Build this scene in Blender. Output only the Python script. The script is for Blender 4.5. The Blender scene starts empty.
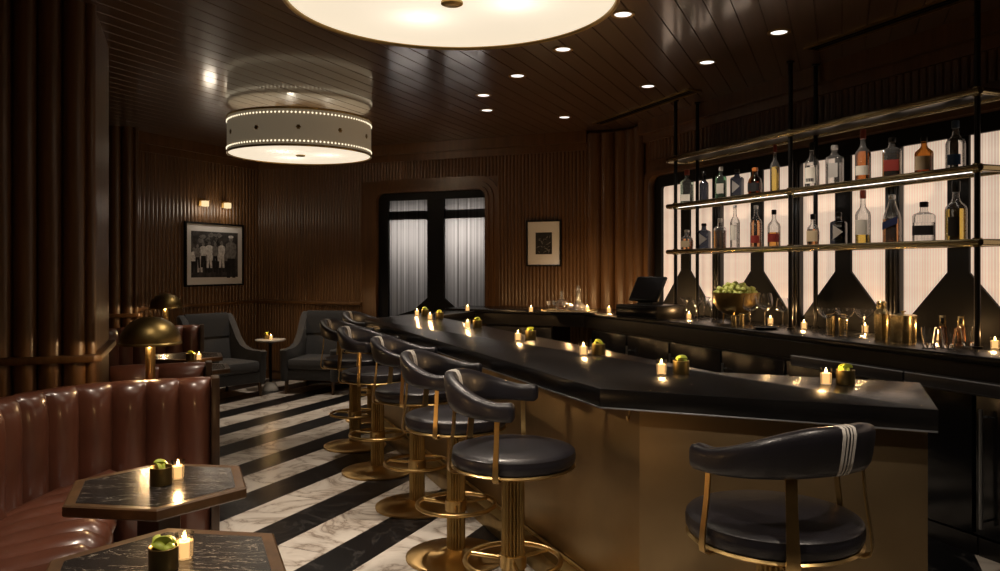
import bpy, bmesh, math, random
from mathutils import Vector, Matrix
R = math.radians
PI = math.pi
rnd = random.Random(11)
scene = bpy.context.scene
COL = scene.collection

# ------------------------------------------------------------------ camera, world, exposure
EYE = 1.55
FPX = 790.0
HZ = 267.0
cam_data = bpy.data.cameras.new('camera')
cam_data.sensor_width = 36.0
cam_data.lens = FPX / 1000 * 36
cam_data.shift_y = -(285.5 - HZ) / 1000
cam_data.clip_start = 0.05
cam = bpy.data.objects.new('camera', cam_data)
COL.objects.link(cam)
cam.location = (0, 0, EYE)
cam.rotation_euler = (R(90), 0, 0)
scene.camera = cam

world = bpy.data.worlds.new('world')
scene.world = world
world.use_nodes = True
world.node_tree.nodes['Background'].inputs[0].default_value = (1.0, 0.8, 0.62, 1)
world.node_tree.nodes['Background'].inputs[1].default_value = 0.0025

scene.view_settings.view_transform = 'Standard'
scene.view_settings.look = 'None'
scene.view_settings.gamma = 1
scene.view_settings.use_curve_mapping = False
scene.view_settings.exposure = 0.0
cy = scene.cycles
cy.use_denoising = True
cy.max_bounces = 8
cy.transparent_max_bounces = 24
cy.sample_clamp_indirect = 3.0
cy.caustics_reflective = False
cy.caustics_refractive = False

# light levels
DRUM_EMIT = 0.80
SPOT_W = 95.0
DOWN_W = 55.0
CANDLE_W = 1.6
TABLE_LAMP_W = 11.0
BACKLIT = 0.60
PANE_BACKLIGHT_W = 3.7
LED_EMIT = 3.0
WARM = (1.0, 0.84, 0.68)

# room heights and frames
CEIL = 3.12
BAR_Z = 1.05
BACK_Z = 1.075
TA = R(23.4)      # ceiling boards and floor stripes run this far right of the view axis
TB = R(21.6)      # the bar and the shelves run this far left of it
c1, s1 = math.cos(TA), math.sin(TA)
cb, sb = math.cos(TB), math.sin(TB)
WALL_B = 8.8      # back wall
WALL_A = -7.5     # left back wall
WALL_D = 4.66     # wall behind the bottles
BOOTH_D = -1.05   # wall behind the booths


def AB(a, b, z=0.0):
    return Vector((a * c1 + b * s1, -a * s1 + b * c1, z))


def DC(d, c, z=0.0):
    return Vector((d * cb - c * sb, d * sb + c * cb, z))


def toAB(p):
    return (p[0] * c1 - p[1] * s1, p[0] * s1 + p[1] * c1)


def toDC(p):
    return (p[0] * cb + p[1] * sb, -p[0] * sb + p[1] * cb)


def px(u, v, z):
    y = FPX * (EYE - z) / (v - HZ)
    return Vector(((u - 500) / FPX * y, y, z))


def px_d(u, d):           # where the line of sight of column u meets the plane d
    r = (u - 500) / FPX
    y = d / (r * cb + sb)
    return Vector((r * y, y, 0))


def c_at(u, d=WALL_D):
    return toDC(px_d(u, d))[1]


def a_at(u, b=WALL_B):
    r = (u - 500) / FPX
    return b * (r * c1 - s1) / (c1 + r * s1)


ROT_AB = -TA
SH_F, SH_B = 4.27, 4.53      # bottle shelves, front and back
DB = 4.40                    # line of the bottles
ROT_DC = TB

# ------------------------------------------------------------------ mesh builder


class MB:
    def __init__(self):
        self.bm = bmesh.new()

    def face(self, vs):
        try:
            return self.bm.faces.new(vs)
        except ValueError:
            return None

    def box(self, lo, hi, bev=0.0, mat=None):
        t = bmesh.new()
        bmesh.ops.create_cube(t, size=1.0)
        for v in t.verts:
            v.co = Vector([lo[i] + (v.co[i] + 0.5) * (hi[i] - lo[i]) for i in range(3)])
        if bev > 0:
            bmesh.ops.bevel(t, geom=t.edges[:], offset=bev, segments=2, profile=0.5, affect='EDGES')
        self.merge(t, mat)
        return self

    def merge(self, t, mat=None):
        mp = {}
        for v in t.verts:
            co = v.co if mat is None else mat @ v.co
            mp[v] = self.bm.verts.new(co)
        for f in t.faces:
            self.face([mp[v] for v in f.verts])
        t.free()

    def grid(self, rows, close_u=False, close_v=False, cap0=False, cap1=False):
        """rows: list of lists of points; faces between neighbouring rows"""
        V = [[self.bm.verts.new(p) for p in r] for r in rows]
        n = len(V)
        m = len(V[0])
        for i in range(n if close_v else n - 1):
            a = V[i]
            b = V[(i + 1) % n]
            for j in range(m if close_u else m - 1):
                k = (j + 1) % m
                self.face([a[j], a[k], b[k], b[j]])
        if cap0:
            self.face(list(reversed(V[0])))
        if cap1:
            self.face(V[-1])
        return self

    def lathe(self, prof, seg=32, at=(0, 0, 0), power=None, flute=None, sx=1.0, sy=1.0):
        """prof: (r, z) list; power: squareness of the plan; flute: (count, depth)"""
        rows = []
        for r, z in prof:
            row = []
            for k in range(seg):
                th = 2 * PI * k / seg
                c, s = math.cos(th), math.sin(th)
                q = 1.0
                if power:
                    q = 1.0 / ((abs(c) ** power + abs(s) ** power) ** (1.0 / power))
                if flute:
                    q *= 1 - flute[1] * (1 - abs(math.cos(th * flute[0] / 2)))
                row.append((at[0] + r * q * c * sx, at[1] + r * q * s * sy, at[2] + z))
            rows.append(row)
        self.grid(rows, close_u=True, cap0=prof[0][0] > 1e-5, cap1=prof[-1][0] > 1e-5)
        bmesh.ops.remove_doubles(self.bm, verts=self.bm.verts[:], dist=1e-6)
        return self

    def tube(self, pts, r, seg=10, closed=False, flat=None):
        """round tube along pts; flat=(half width, half thickness) gives a strap"""
        pts = [Vector(p) for p in pts]
        n = len(pts)
        rows = []
        up0 = None
        for i, p in enumerate(pts):
            if closed:
                t = (pts[(i + 1) % n] - pts[i - 1]).normalized()
            else:
                t = (pts[min(i + 1, n - 1)] - pts[max(i - 1, 0)]).normalized()
            if up0 is None:
                up0 = Vector((0, 0, 1)) if abs(t.z) < 0.9 else Vector((1, 0, 0))
            x = t.cross(up0)
            if x.length < 1e-4:
                x = t.cross(Vector((0, 1, 0)))
            x.normalize()
            y = x.cross(t).normalized()
            up0 = y
            rr = r[i] if isinstance(r, (list, tuple)) else r
            rows.append([p + x * (rr * math.cos(2 * PI * k / seg)) + y * (rr * math.sin(2 * PI * k / seg)) for k in range(seg)])
        self.grid(rows, close_u=True, close_v=closed, cap0=not closed, cap1=not closed)
        return self

    def strap(self, pts, wdirs, w, t):
        """flat bar: pts centre line, wdirs width directions"""
        rows = []
        n = len(pts)
        pts = [Vector(p) for p in pts]
        for i, p in enumerate(pts):
            tg = (pts[min(i + 1, n - 1)] - pts[max(i - 1, 0)]).normalized()
            wd = Vector(wdirs[i]).normalized()
            nn = tg.cross(wd).normalized()
            ww = w[i] if isinstance(w, (list, tuple)) else w
            rows.append([p + wd * ww / 2 + nn * t / 2, p - wd * ww / 2 + nn * t / 2, p - wd * ww / 2 - nn * t / 2, p + wd * ww / 2 - nn * t / 2])
        self.grid(rows, close_u=True, cap0=True, cap1=True)
        return self

    def prism(self, poly, z0, z1, bev=0.0):
        t = bmesh.new()
        lo = [t.verts.new((p[0], p[1], z0)) for p in poly]
        hi = [t.verts.new((p[0], p[1], z1)) for p in poly]
        t.faces.new(list(reversed(lo)))
        t.faces.new(hi)
        n = len(poly)
        for i in range(n):
            j = (i + 1) % n
            t.faces.new([lo[i], lo[j], hi[j], hi[i]])
        bmesh.ops.recalc_face_normals(t, faces=t.faces[:])
        if bev > 0:
            bmesh.ops.bevel(t, geom=t.edges[:], offset=bev, segments=2, profile=0.5, affect='EDGES')
        self.merge(t)
        return self

    def plate(self, poly, f0, f1):
        """extrude a 2-D outline between the two 3-D mappings f0 and f1"""
        a = [self.bm.verts.new(f0(p)) for p in poly]
        b = [self.bm.verts.new(f1(p)) for p in poly]
        self.face(list(reversed(a)))
        self.face(b)
        n = len(poly)
        for i in range(n):
            j = (i + 1) % n
            self.face([a[i], a[j], b[j], b[i]])
        return self

    def ring(self, outer, inner, f0, f1):
        n = len(outer)
        rows = [[f0(p) for p in outer], [f1(p) for p in outer], [f1(p) for p in inner], [f0(p) for p in inner]]
        self.grid(rows, close_u=True, close_v=True)
        return self

    def ball(self, at, r, sub=2, sc=(1, 1, 1), rot=None):
        t = bmesh.new()
        bmesh.ops.create_icosphere(t, subdivisions=sub, radius=1.0)
        m = Matrix.Translation(Vector(at))
        if rot is not None:
            m = m @ rot
        m = m @ Matrix.Diagonal((r * sc[0], r * sc[1], r * sc[2], 1))
        self.merge(t, m)
        return self

    def torus(self, at, Rr, r, seg=40, ts=10):
        self.tube([(at[0] + Rr * math.cos(2 * PI * k / seg), at[1] + Rr * math.sin(2 * PI * k / seg), at[2]) for k in range(seg)], r, ts, closed=True)
        return self

    def flutes(self, p0, p1, z0, z1, pitch, depth, side, seg=5):
        """half-round reeds standing on the wall line p0-p1 (2-D), bulging to 'side' (2-D unit vector)"""
        p0 = Vector(p0)
        p1 = Vector(p1)
        L = (p1 - p0).length
        if L < 1e-4:
            return self
        n = max(1, round(L / pitch))
        w = L / n
        dr = (p1 - p0).normalized()
        sd = Vector(side)
        row = []
        for i in range(n):
            for k in range(seg + 1):
                if k == seg and i < n - 1:
                    continue
                th = PI * k / seg
                s = i * w + w / 2 * (1 - math.cos(th))
                q = p0 + dr * s + sd * (depth * math.sin(th))
                row.append(q)
        self.grid([[(q.x, q.y, z0) for q in row], [(q.x, q.y, z1) for q in row]])
        return self

    def build(self, name, mat, parent=None, smooth=40, loc=None, rz=None):
        bmesh.ops.recalc_face_normals(self.bm, faces=self.bm.faces[:])
        me = bpy.data.meshes.new(name)
        self.bm.to_mesh(me)
        self.bm.free()
        if mat is not None:
            me.materials.append(mat)
        if smooth:
            me.polygons.foreach_set('use_smooth', [True] * len(me.polygons))
            me.set_sharp_from_angle(angle=R(smooth))
        o = bpy.data.objects.new(name, me)
        COL.objects.link(o)
        if parent is not None:
            o.parent = parent
        if loc is not None:
            o.location = loc
        if rz is not None:
            o.rotation_euler = (0, 0, rz)
        return o


def tag(o, label, cat, group=None, kind=None):
    o['label'] = label
    o['category'] = cat
    if group:
        o['group'] = group
    if kind:
        o['kind'] = kind
    return o


def thing(name, label, cat, loc=(0, 0, 0), rz=0.0, group=None):
    o = bpy.data.objects.new(name, None)
    o.empty_display_size = 0.1
    COL.objects.link(o)
    o.location = loc
    o.rotation_euler = (0, 0, rz)
    return tag(o, label, cat, group)


def copy_tree(o, label=None, loc=None, rz=None, parent=None):
    c = o.copy()
    COL.objects.link(c)
    if parent is not None:
        c.parent = parent
    if label:
        c['label'] = label
    if loc is not None:
        c.location = loc
    if rz is not None:
        c.rotation_euler = (0, 0, rz)
    for ch in [x for x in scene.objects if x.parent == o]:
        copy_tree(ch, parent=c)
    return c


def lamp(kind, name, loc, energy, color=WARM, parent=None, **kw):
    d = bpy.data.lights.new(name, kind)
    d.energy = energy
    d.color = color
    for k, v in kw.items():
        setattr(d, k, v)
    o = bpy.data.objects.new(name, d)
    COL.objects.link(o)
    o.location = loc
    if parent is not None:
        o.parent = parent
    return o


# ------------------------------------------------------------------ materials
M = {}


def new_mat(name):
    m = bpy.data.materials.new(name)
    m.use_nodes = True
    nt = m.node_tree
    b = nt.nodes['Principled BSDF']
    M[name] = m
    return m, nt, b


def plain(name, col, rough=0.5, metal=0.0, spec=0.5, coat=0.0, bump=0.0, bscale=40.0, vary=0.0, vscale=6.0, sheen=0.0):
    m, nt, b = new_mat(name)
    b.inputs['Base Color'].default_value = (*col, 1)
    b.inputs['Roughness'].default_value = rough
    b.inputs['Metallic'].default_value = metal
    b.inputs['Specular IOR Level'].default_value = spec
    b.inputs['Coat Weight'].default_value = coat
    b.inputs['Coat Roughness'].default_value = 0.15
    b.inputs['Sheen Weight'].default_value = sheen
    tc = nt.nodes.new('ShaderNodeTexCoord')
    if vary > 0:
        nz = nt.nodes.new('ShaderNodeTexNoise')
        nz.inputs['Scale'].default_value = vscale
        nz.inputs['Detail'].default_value = 5
        nt.links.new(tc.outputs['Object'], nz.inputs['Vector'])
        rp = nt.nodes.new('ShaderNodeValToRGB')
        rp.color_ramp.elements[0].position = 0.3
        rp.color_ramp.elements[1].position = 0.7
        rp.color_ramp.elements[0].color = (*[c * (1 - vary) for c in col], 1)
        rp.color_ramp.elements[1].color = (*[min(1, c * (1 + vary)) for c in col], 1)
        nt.links.new(nz.outputs['Fac'], rp.inputs['Fac'])
        nt.links.new(rp.outputs['Color'], b.inputs['Base Color'])
    if bump > 0:
        nz = nt.nodes.new('ShaderNodeTexNoise')
        nz.inputs['Scale'].default_value = bscale
        nz.inputs['Detail'].default_value = 4
        nt.links.new(tc.outputs['Object'], nz.inputs['Vector'])
        bp = nt.nodes.new('ShaderNodeBump')
        bp.inputs['Strength'].default_value = bump
        bp.inputs['Distance'].default_value = 0.01
        nt.links.new(nz.outputs['Fac'], bp.inputs['Height'])
        nt.links.new(bp.outputs['Normal'], b.inputs['Normal'])
    return m


def wood(name, dark, light, rough=0.4, scale=(14, 14, 0.8), coat=0.15, spec=0.5, crough=0.2):
    m, nt, b = new_mat(name)
    tc = nt.nodes.new('ShaderNodeTexCoord')
    mp = nt.nodes.new('ShaderNodeMapping')
    mp.inputs['Scale'].default_value = scale
    nz = nt.nodes.new('ShaderNodeTexNoise')
    nz.inputs['Scale'].default_value = 1.5
    nz.inputs['Detail'].default_value = 7
    nz.inputs['Distortion'].default_value = 0.6
    rp = nt.nodes.new('ShaderNodeValToRGB')
    rp.color_ramp.elements[0].position = 0.3
    rp.color_ramp.elements[1].position = 0.72
    rp.color_ramp.elements[0].color = (*dark, 1)
    rp.color_ramp.elements[1].color = (*light, 1)
    nt.links.new(tc.outputs['Object'], mp.inputs['Vector'])
    nt.links.new(mp.outputs['Vector'], nz.inputs['Vector'])
    nt.links.new(nz.outputs['Fac'], rp.inputs['Fac'])
    nt.links.new(rp.outputs['Color'], b.inputs['Base Color'])
    b.inputs['Roughness'].default_value = rough
    b.inputs['Coat Weight'].default_value = coat
    b.inputs['Coat Roughness'].default_value = crough
    b.inputs['Specular IOR Level'].default_value = spec
    return m


def glow(name, col, strength):
    m, nt, b = new_mat(name)
    nt.nodes.remove(b)
    e = nt.nodes.new('ShaderNodeEmission')
    e.inputs[0].default_value = (*col, 1)
    e.inputs[1].default_value = strength
    nt.links.new(e.outputs[0], nt.nodes['Material Output'].inputs['Surface'])
    return m


def clear(name, col, gloss=0.10, rough=0.03, edge=0.65, glint_mix=0.0):
    """thin clear or tinted glass: transparent, with fresnel reflections and darker rims"""
    m, nt, b = new_mat(name)
    nt.nodes.remove(b)
    tr = nt.nodes.new('ShaderNodeBsdfTransparent')
    gl = nt.nodes.new('ShaderNodeBsdfGlossy')
    gl.inputs['Roughness'].default_value = rough
    lw = nt.nodes.new('ShaderNodeLayerWeight')
    lw.inputs['Blend'].default_value = 0.35
    rp = nt.nodes.new('ShaderNodeValToRGB')
    rp.color_ramp.elements[0].color = (*col, 1)
    rp.color_ramp.elements[1].color = (*[c * edge for c in col], 1)
    rp.color_ramp.elements[0].position = 0.2
    rp.color_ramp.elements[1].position = 0.9
    mt = nt.nodes.new('ShaderNodeMath')
    mt.operation = 'MULTIPLY_ADD'
    mt.inputs[1].default_value = 0.7
    mt.inputs[2].default_value = gloss * 0.4
    mx = nt.nodes.new('ShaderNodeMixShader')
    nt.links.new(lw.outputs['Facing'], rp.inputs['Fac'])
    nt.links.new(rp.outputs['Color'], tr.inputs['Color'])
    nt.links.new(lw.outputs['Fresnel'], mt.inputs[0])
    nt.links.new(mt.outputs[0], mx.inputs['Fac'])
    nt.links.new(tr.outputs[0], mx.inputs[1])
    nt.links.new(gl.outputs[0], mx.inputs[2])
    last = mx
    if glint_mix > 0:          # white diffuse mixed in, standing in for glints on the glass
        df = nt.nodes.new('ShaderNodeBsdfDiffuse')
        df.inputs['Color'].default_value = (0.9, 0.9, 0.9, 1)
        m2 = nt.nodes.new('ShaderNodeMixShader')
        m2.inputs['Fac'].default_value = glint_mix
        nt.links.new(mx.outputs[0], m2.inputs[1])
        nt.links.new(df.outputs[0], m2.inputs[2])
        last = m2
    nt.links.new(last.outputs[0], nt.nodes['Material Output'].inputs['Surface'])
    return m


wood('walnut_wall', (0.084, 0.038, 0.0120), (0.145, 0.068, 0.0225), rough=0.36)
wood('walnut_trim', (0.028, 0.014, 0.007), (0.07, 0.035, 0.016), rough=0.32, scale=(3, 3, 3))
wood('walnut_edge', (0.060, 0.031, 0.013), (0.125, 0.066, 0.028), rough=0.33, scale=(10, 10, 10))
wood('ceiling_lacquer', (0.080, 0.044, 0.026), (0.120, 0.067, 0.040), rough=0.30, scale=(16, 0.8, 3), coat=1.0, crough=0.11)
wood('ebony', (0.007, 0.006, 0.006), (0.014, 0.012, 0.011), rough=0.3, scale=(8, 8, 1))
plain('black_frame', (0.005, 0.0045, 0.0045), rough=0.5, spec=0.2)
plain('cup_brass', (0.21, 0.16, 0.065), rough=0.42, metal=1.0, vary=0.2, vscale=9)
plain('lamp_brass', (0.19, 0.135, 0.05), rough=0.38, metal=1.0, vary=0.2, vscale=9)
plain('black_stone', (0.0055, 0.0051, 0.0050), rough=0.26, spec=0.5, vary=0.25, vscale=5)
plain('black_gloss', (0.004, 0.004, 0.0045), rough=0.2)
plain('black_metal', (0.012, 0.011, 0.010), rough=0.35, metal=0.6)
plain('brass', (0.66, 0.46, 0.19), rough=0.30, metal=1.0, vary=0.12, vscale=14)
plain('aged_brass', (0.40, 0.275, 0.105), rough=0.36, metal=1.0, vary=0.2, vscale=9)
plain('bronze_sheet', (0.36, 0.265, 0.145), rough=0.42, metal=1.0, vary=0.18, vscale=2.2)
_m = plain('brushed_brass', (0.60, 0.40, 0.17), rough=0.33, metal=1.0)
_tg = _m.node_tree.nodes.new('ShaderNodeTangent')
_tg.direction_type = 'RADIAL'
_tg.axis = 'Z'
_b = _m.node_tree.nodes['Principled BSDF']
_b.inputs['Anisotropic'].default_value = 0.85
_m.node_tree.links.new(_tg.outputs[0], _b.inputs['Tangent'])
plain('polished_brass', (0.80, 0.64, 0.34), rough=0.27, metal=1.0)
plain('copper', (0.75, 0.36, 0.16), rough=0.2, metal=1.0)
plain('steel', (0.34, 0.35, 0.37), rough=0.28, metal=1.0)
plain('oxblood_leather', (0.118, 0.041, 0.023), rough=0.34, spec=0.5, coat=0.7, bump=0.06, bscale=120, vary=0.22, vscale=4)
plain('black_leather', (0.0150, 0.0135, 0.0175), rough=0.36, spec=0.6, coat=0.15, bump=0.12, bscale=160, vary=0.25, vscale=6)
plain('white_leather', (0.78, 0.74, 0.68), rough=0.5)
plain('grey_fabric', (0.052, 0.052, 0.054), rough=0.9, bump=0.3, bscale=260, vary=0.16, vscale=60, sheen=0.2)
plain('dark_fabric', (0.016, 0.0165, 0.018), rough=0.9, bump=0.3, bscale=260, vary=0.16, vscale=60, sheen=0.2)
plain('pale_marble', (0.62, 0.58, 0.52), rough=0.25, vary=0.2, vscale=9)
plain('mat_board', (0.80, 0.79, 0.79), rough=0.75)
plain('lime_green', (0.44, 0.52, 0.06), rough=0.45, bump=0.2, bscale=60, vary=0.35, vscale=30)
plain('lime_flesh', (0.62, 0.66, 0.17), rough=0.4, vary=0.25, vscale=60)
plain('paper_white', (0.70, 0.66, 0.58), rough=0.7)
plain('paper_cream', (0.55, 0.43, 0.27), rough=0.7)
plain('paper_black', (0.012, 0.012, 0.014), rough=0.5)
plain('paper_red', (0.30, 0.035, 0.025), rough=0.5)
plain('paper_blue', (0.03, 0.10, 0.28), rough=0.5)
plain('paper_navy', (0.015, 0.025, 0.09), rough=0.4)
plain('silver_foil', (0.72, 0.70, 0.68), rough=0.35, metal=0.7)
plain('orange_wax', (0.60, 0.20, 0.05), rough=0.35)
plain('red_cap', (0.25, 0.04, 0.02), rough=0.35)
plain('blue_cap', (0.03, 0.06, 0.12), rough=0.35)
plain('photo_black', (0.020, 0.020, 0.022), rough=0.4, vary=0.6, vscale=22)
plain('photo_dark', (0.055, 0.053, 0.055), rough=0.5, vary=0.7, vscale=14)
plain('photo_mid', (0.22, 0.215, 0.215), rough=0.5, vary=0.4, vscale=30)
plain('photo_light', (0.72, 0.71, 0.71), rough=0.5, vary=0.3, vscale=30)
clear('clear_glass', (0.975, 0.98, 0.98), gloss=0.16, edge=0.82, glint_mix=0.05)
clear('thin_glass', (0.985, 0.985, 0.98), gloss=0.22, edge=0.85, glint_mix=0.10)
clear('green_glass', (0.42, 0.74, 0.55), edge=0.8, glint_mix=0.03)
clear('pale_green_glass', (0.82, 0.95, 0.89), edge=0.8, glint_mix=0.03)
clear('dark_glass', (0.20, 0.22, 0.27))
clear('amber_glass', (0.66, 0.40, 0.17), edge=0.75)


def drink(name, col, ior=1.33):
    m, nt, b = new_mat(name)
    b.inputs['Base Color'].default_value = (*col, 1)
    b.inputs['Transmission Weight'].default_value = 1.0
    b.inputs['Roughness'].default_value = 0.02
    b.inputs['IOR'].default_value = ior


drink('amber_liquid', (0.86, 0.42, 0.09))
drink('deep_amber', (0.62, 0.20, 0.035))
drink('gold_liquid', (0.95, 0.70, 0.16))
drink('water_liquid', (0.98, 0.98, 0.98))
drink('rose_liquid', (0.82, 0.40, 0.17))
drink('crystal', (1.0, 1.0, 1.0), 1.45)
M['crystal'].node_tree.nodes['Principled BSDF'].inputs['Roughness'].default_value = 0.0
clear('candle_glass', (0.99, 0.985, 0.97), gloss=0.06, edge=0.9)
glow('flame', (1.0, 0.66, 0.26), 26.0)
glow('led_strip', (1.0, 0.93, 0.84), LED_EMIT)
glow('lens_glow', (1.0, 0.93, 0.86), 1.6)
glow('perforation_glow', (1.0, 0.84, 0.58), 1.5)
glow('picture_glow', (1.0, 0.74, 0.40), 1.1)


def mat_wax():
    m, nt, b = new_mat('lit_wax')
    b.inputs['Base Color'].default_value = (0.30, 0.22, 0.12, 1)
    b.inputs['Emission Color'].default_value = (1.0, 0.55, 0.20, 1)
    b.inputs['Emission Strength'].default_value = 1.3


mat_wax()


def mat_shade():
    m, nt, b = new_mat('shade_parchment')
    b.inputs['Base Color'].default_value = (0.62, 0.55, 0.43, 1)
    b.inputs['Roughness'].default_value = 0.6
    b.inputs['Emission Color'].default_value = (1.0, 0.80, 0.52, 1)
    b.inputs['Emission Strength'].default_value = 0.085
    m, nt, b = new_mat('drum_diffuser')
    nt.nodes.remove(b)
    em = nt.nodes.new('ShaderNodeEmission')
    em.inputs[0].default_value = (1.0, 0.85, 0.645, 1)
    em.inputs[1].default_value = DRUM_EMIT
    tr = nt.nodes.new('ShaderNodeBsdfTranslucent')
    tr.inputs[0].default_value = (0.5, 0.5, 0.5, 1)
    ad = nt.nodes.new('ShaderNodeAddShader')
    nt.links.new(em.outputs[0], ad.inputs[0])
    nt.links.new(tr.outputs[0], ad.inputs[1])
    nt.links.new(ad.outputs[0], nt.nodes['Material Output'].inputs['Surface'])


mat_shade()


def mat_floor():
    m, nt, b = new_mat('striped_marble')
    N = nt.nodes
    L = nt.links

    def math_(op, a, bb=None, cc=None):
        n = N.new('ShaderNodeMath')
        n.operation = op
        for i, v in enumerate((a, bb, cc)):
            if v is None:
                continue
            if isinstance(v, (int, float)):
                n.inputs[i].default_value = v
            else:
                L.new(v, n.inputs[i])
        return n.outputs[0]
    tc = N.new('ShaderNodeTexCoord')
    sep = N.new('ShaderNodeSeparateXYZ')
    L.new(tc.outputs['Object'], sep.inputs[0])
    P = 0.5896
    q = math_('DIVIDE', math_('ADD', sep.outputs[0], 3.47 + 40 * P), P)
    fr = math_('FRACT', q)
    idx = math_('FLOOR', q)
    white = math_('LESS_THAN', fr, 0.534)
    # joints across each strip
    wn = N.new('ShaderNodeTexWhiteNoise')
    wn.noise_dimensions = '1D'
    L.new(math_('MULTIPLY_ADD', idx, 2.0, white), wn.inputs['W'])
    qb = math_('ADD', math_('DIVIDE', math_('ADD', sep.outputs[1], 40.0), 1.22), wn.outputs['Value'])
    fb = math_('FRACT', qb)
    joint = math_('LESS_THAN', fb, 0.0035)
    edge1 = math_('LESS_THAN', math_('ABSOLUTE', math_('SUBTRACT', fr, 0.534)), 0.004)
    tile = N.new('ShaderNodeTexWhiteNoise')
    tile.noise_dimensions = '2D'
    cmb = N.new('ShaderNodeCombineXYZ')
    L.new(math_('MULTIPLY_ADD', idx, 2.0, white), cmb.inputs[0])
    L.new(math_('FLOOR', qb), cmb.inputs[1])
    L.new(cmb.outputs[0], tile.inputs['Vector'])
    vadd = N.new('ShaderNodeVectorMath')
    vadd.operation = 'MULTIPLY_ADD'
    L.new(tile.outputs['Color'], vadd.inputs[0])
    vadd.inputs[1].default_value = (9, 9, 9)
    L.new(tc.outputs['Object'], vadd.inputs[2])
    nz = N.new('ShaderNodeTexNoise')
    nz.inputs['Scale'].default_value = 2.1
    nz.inputs['Detail'].default_value = 9
    nz.inputs['Roughness'].default_value = 0.60
    nz.inputs['Distortion'].default_value = 1.1
    L.new(vadd.outputs[0], nz.inputs['Vector'])
    vein = math_('ABSOLUTE', math_('SUBTRACT', nz.outputs['Fac'], 0.5))
    rp = N.new('ShaderNodeValToRGB')
    e = rp.color_ramp.elements
    e[0].position = 0.0
    e[0].color = (0.27, 0.21, 0.16, 1)
    e[1].position = 0.10
    e[1].color = (0.76, 0.695, 0.61, 1)
    k = rp.color_ramp.elements.new(0.014)
    k.color = (0.53, 0.46, 0.39, 1)
    k = rp.color_ramp.elements.new(0.045)
    k.color = (0.68, 0.615, 0.535, 1)
    L.new(vein, rp.inputs['Fac'])
    rb = N.new('ShaderNodeValToRGB')
    e = rb.color_ramp.elements
    e[0].position = 0.0
    e[0].color = (0.045, 0.042, 0.040, 1)
    e[1].position = 0.018
    e[1].color = (0.0065, 0.0065, 0.0075, 1)
    L.new(vein, rb.inputs['Fac'])
    mx = N.new('ShaderNodeMix')
    mx.data_type = 'RGBA'
    L.new(white, mx.inputs['Factor'])
    L.new(rb.outputs['Color'], mx.inputs['A'])
    L.new(rp.outputs['Color'], mx.inputs['B'])
    jm = N.new('ShaderNodeMix')
    jm.data_type = 'RGBA'
    L.new(math_('MULTIPLY', math_('MAXIMUM', joint, edge1), 0.75), jm.inputs['Factor'])
    L.new(mx.outputs['Result'], jm.inputs['A'])
    jm.inputs['B'].default_value = (0.03, 0.025, 0.02, 1)
    L.new(jm.outputs['Result'], b.inputs['Base Color'])
    b.inputs['Roughness'].default_value = 0.30
    b.inputs['Specular IOR Level'].default_value = 0.4


mat_floor()


def mat_table_marble():
    m, nt, b = new_mat('table_marble')
    tc = nt.nodes.new('ShaderNodeTexCoord')
    mp = nt.nodes.new('ShaderNodeMapping')
    mp.inputs['Rotation'].default_value = (0, 0, 0.5)
    mp.inputs['Scale'].default_value = (3.0, 9.0, 3)
    nz = nt.nodes.new('ShaderNodeTexNoise')
    nz.inputs['Scale'].default_value = 2.4
    nz.inputs['Detail'].default_value = 8
    nz.inputs['Distortion'].default_value = 1.6
    mt = nt.nodes.new('ShaderNodeMath')
    mt.operation = 'SUBTRACT'
    mt.inputs[1].default_value = 0.56
    ab = nt.nodes.new('ShaderNodeMath')
    ab.operation = 'ABSOLUTE'
    rp = nt.nodes.new('ShaderNodeValToRGB')
    rp.color_ramp.elements[0].position = 0.0
    rp.color_ramp.elements[0].color = (0.34, 0.29, 0.23, 1)
    rp.color_ramp.elements[1].position = 0.012
    rp.color_ramp.elements[1].color = (0.021, 0.0185, 0.018, 1)
    L = nt.links
    L.new(tc.outputs['Object'], mp.inputs['Vector'])
    L.new(mp.outputs[0], nz.inputs['Vector'])
    L.new(nz.outputs['Fac'], mt.inputs[0])
    L.new(mt.outputs[0], ab.inputs[0])
    L.new(ab.outputs[0], rp.inputs['Fac'])
    L.new(rp.outputs['Color'], b.inputs['Base Color'])
    b.inputs['Roughness'].default_value = 0.2


mat_table_marble()


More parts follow.
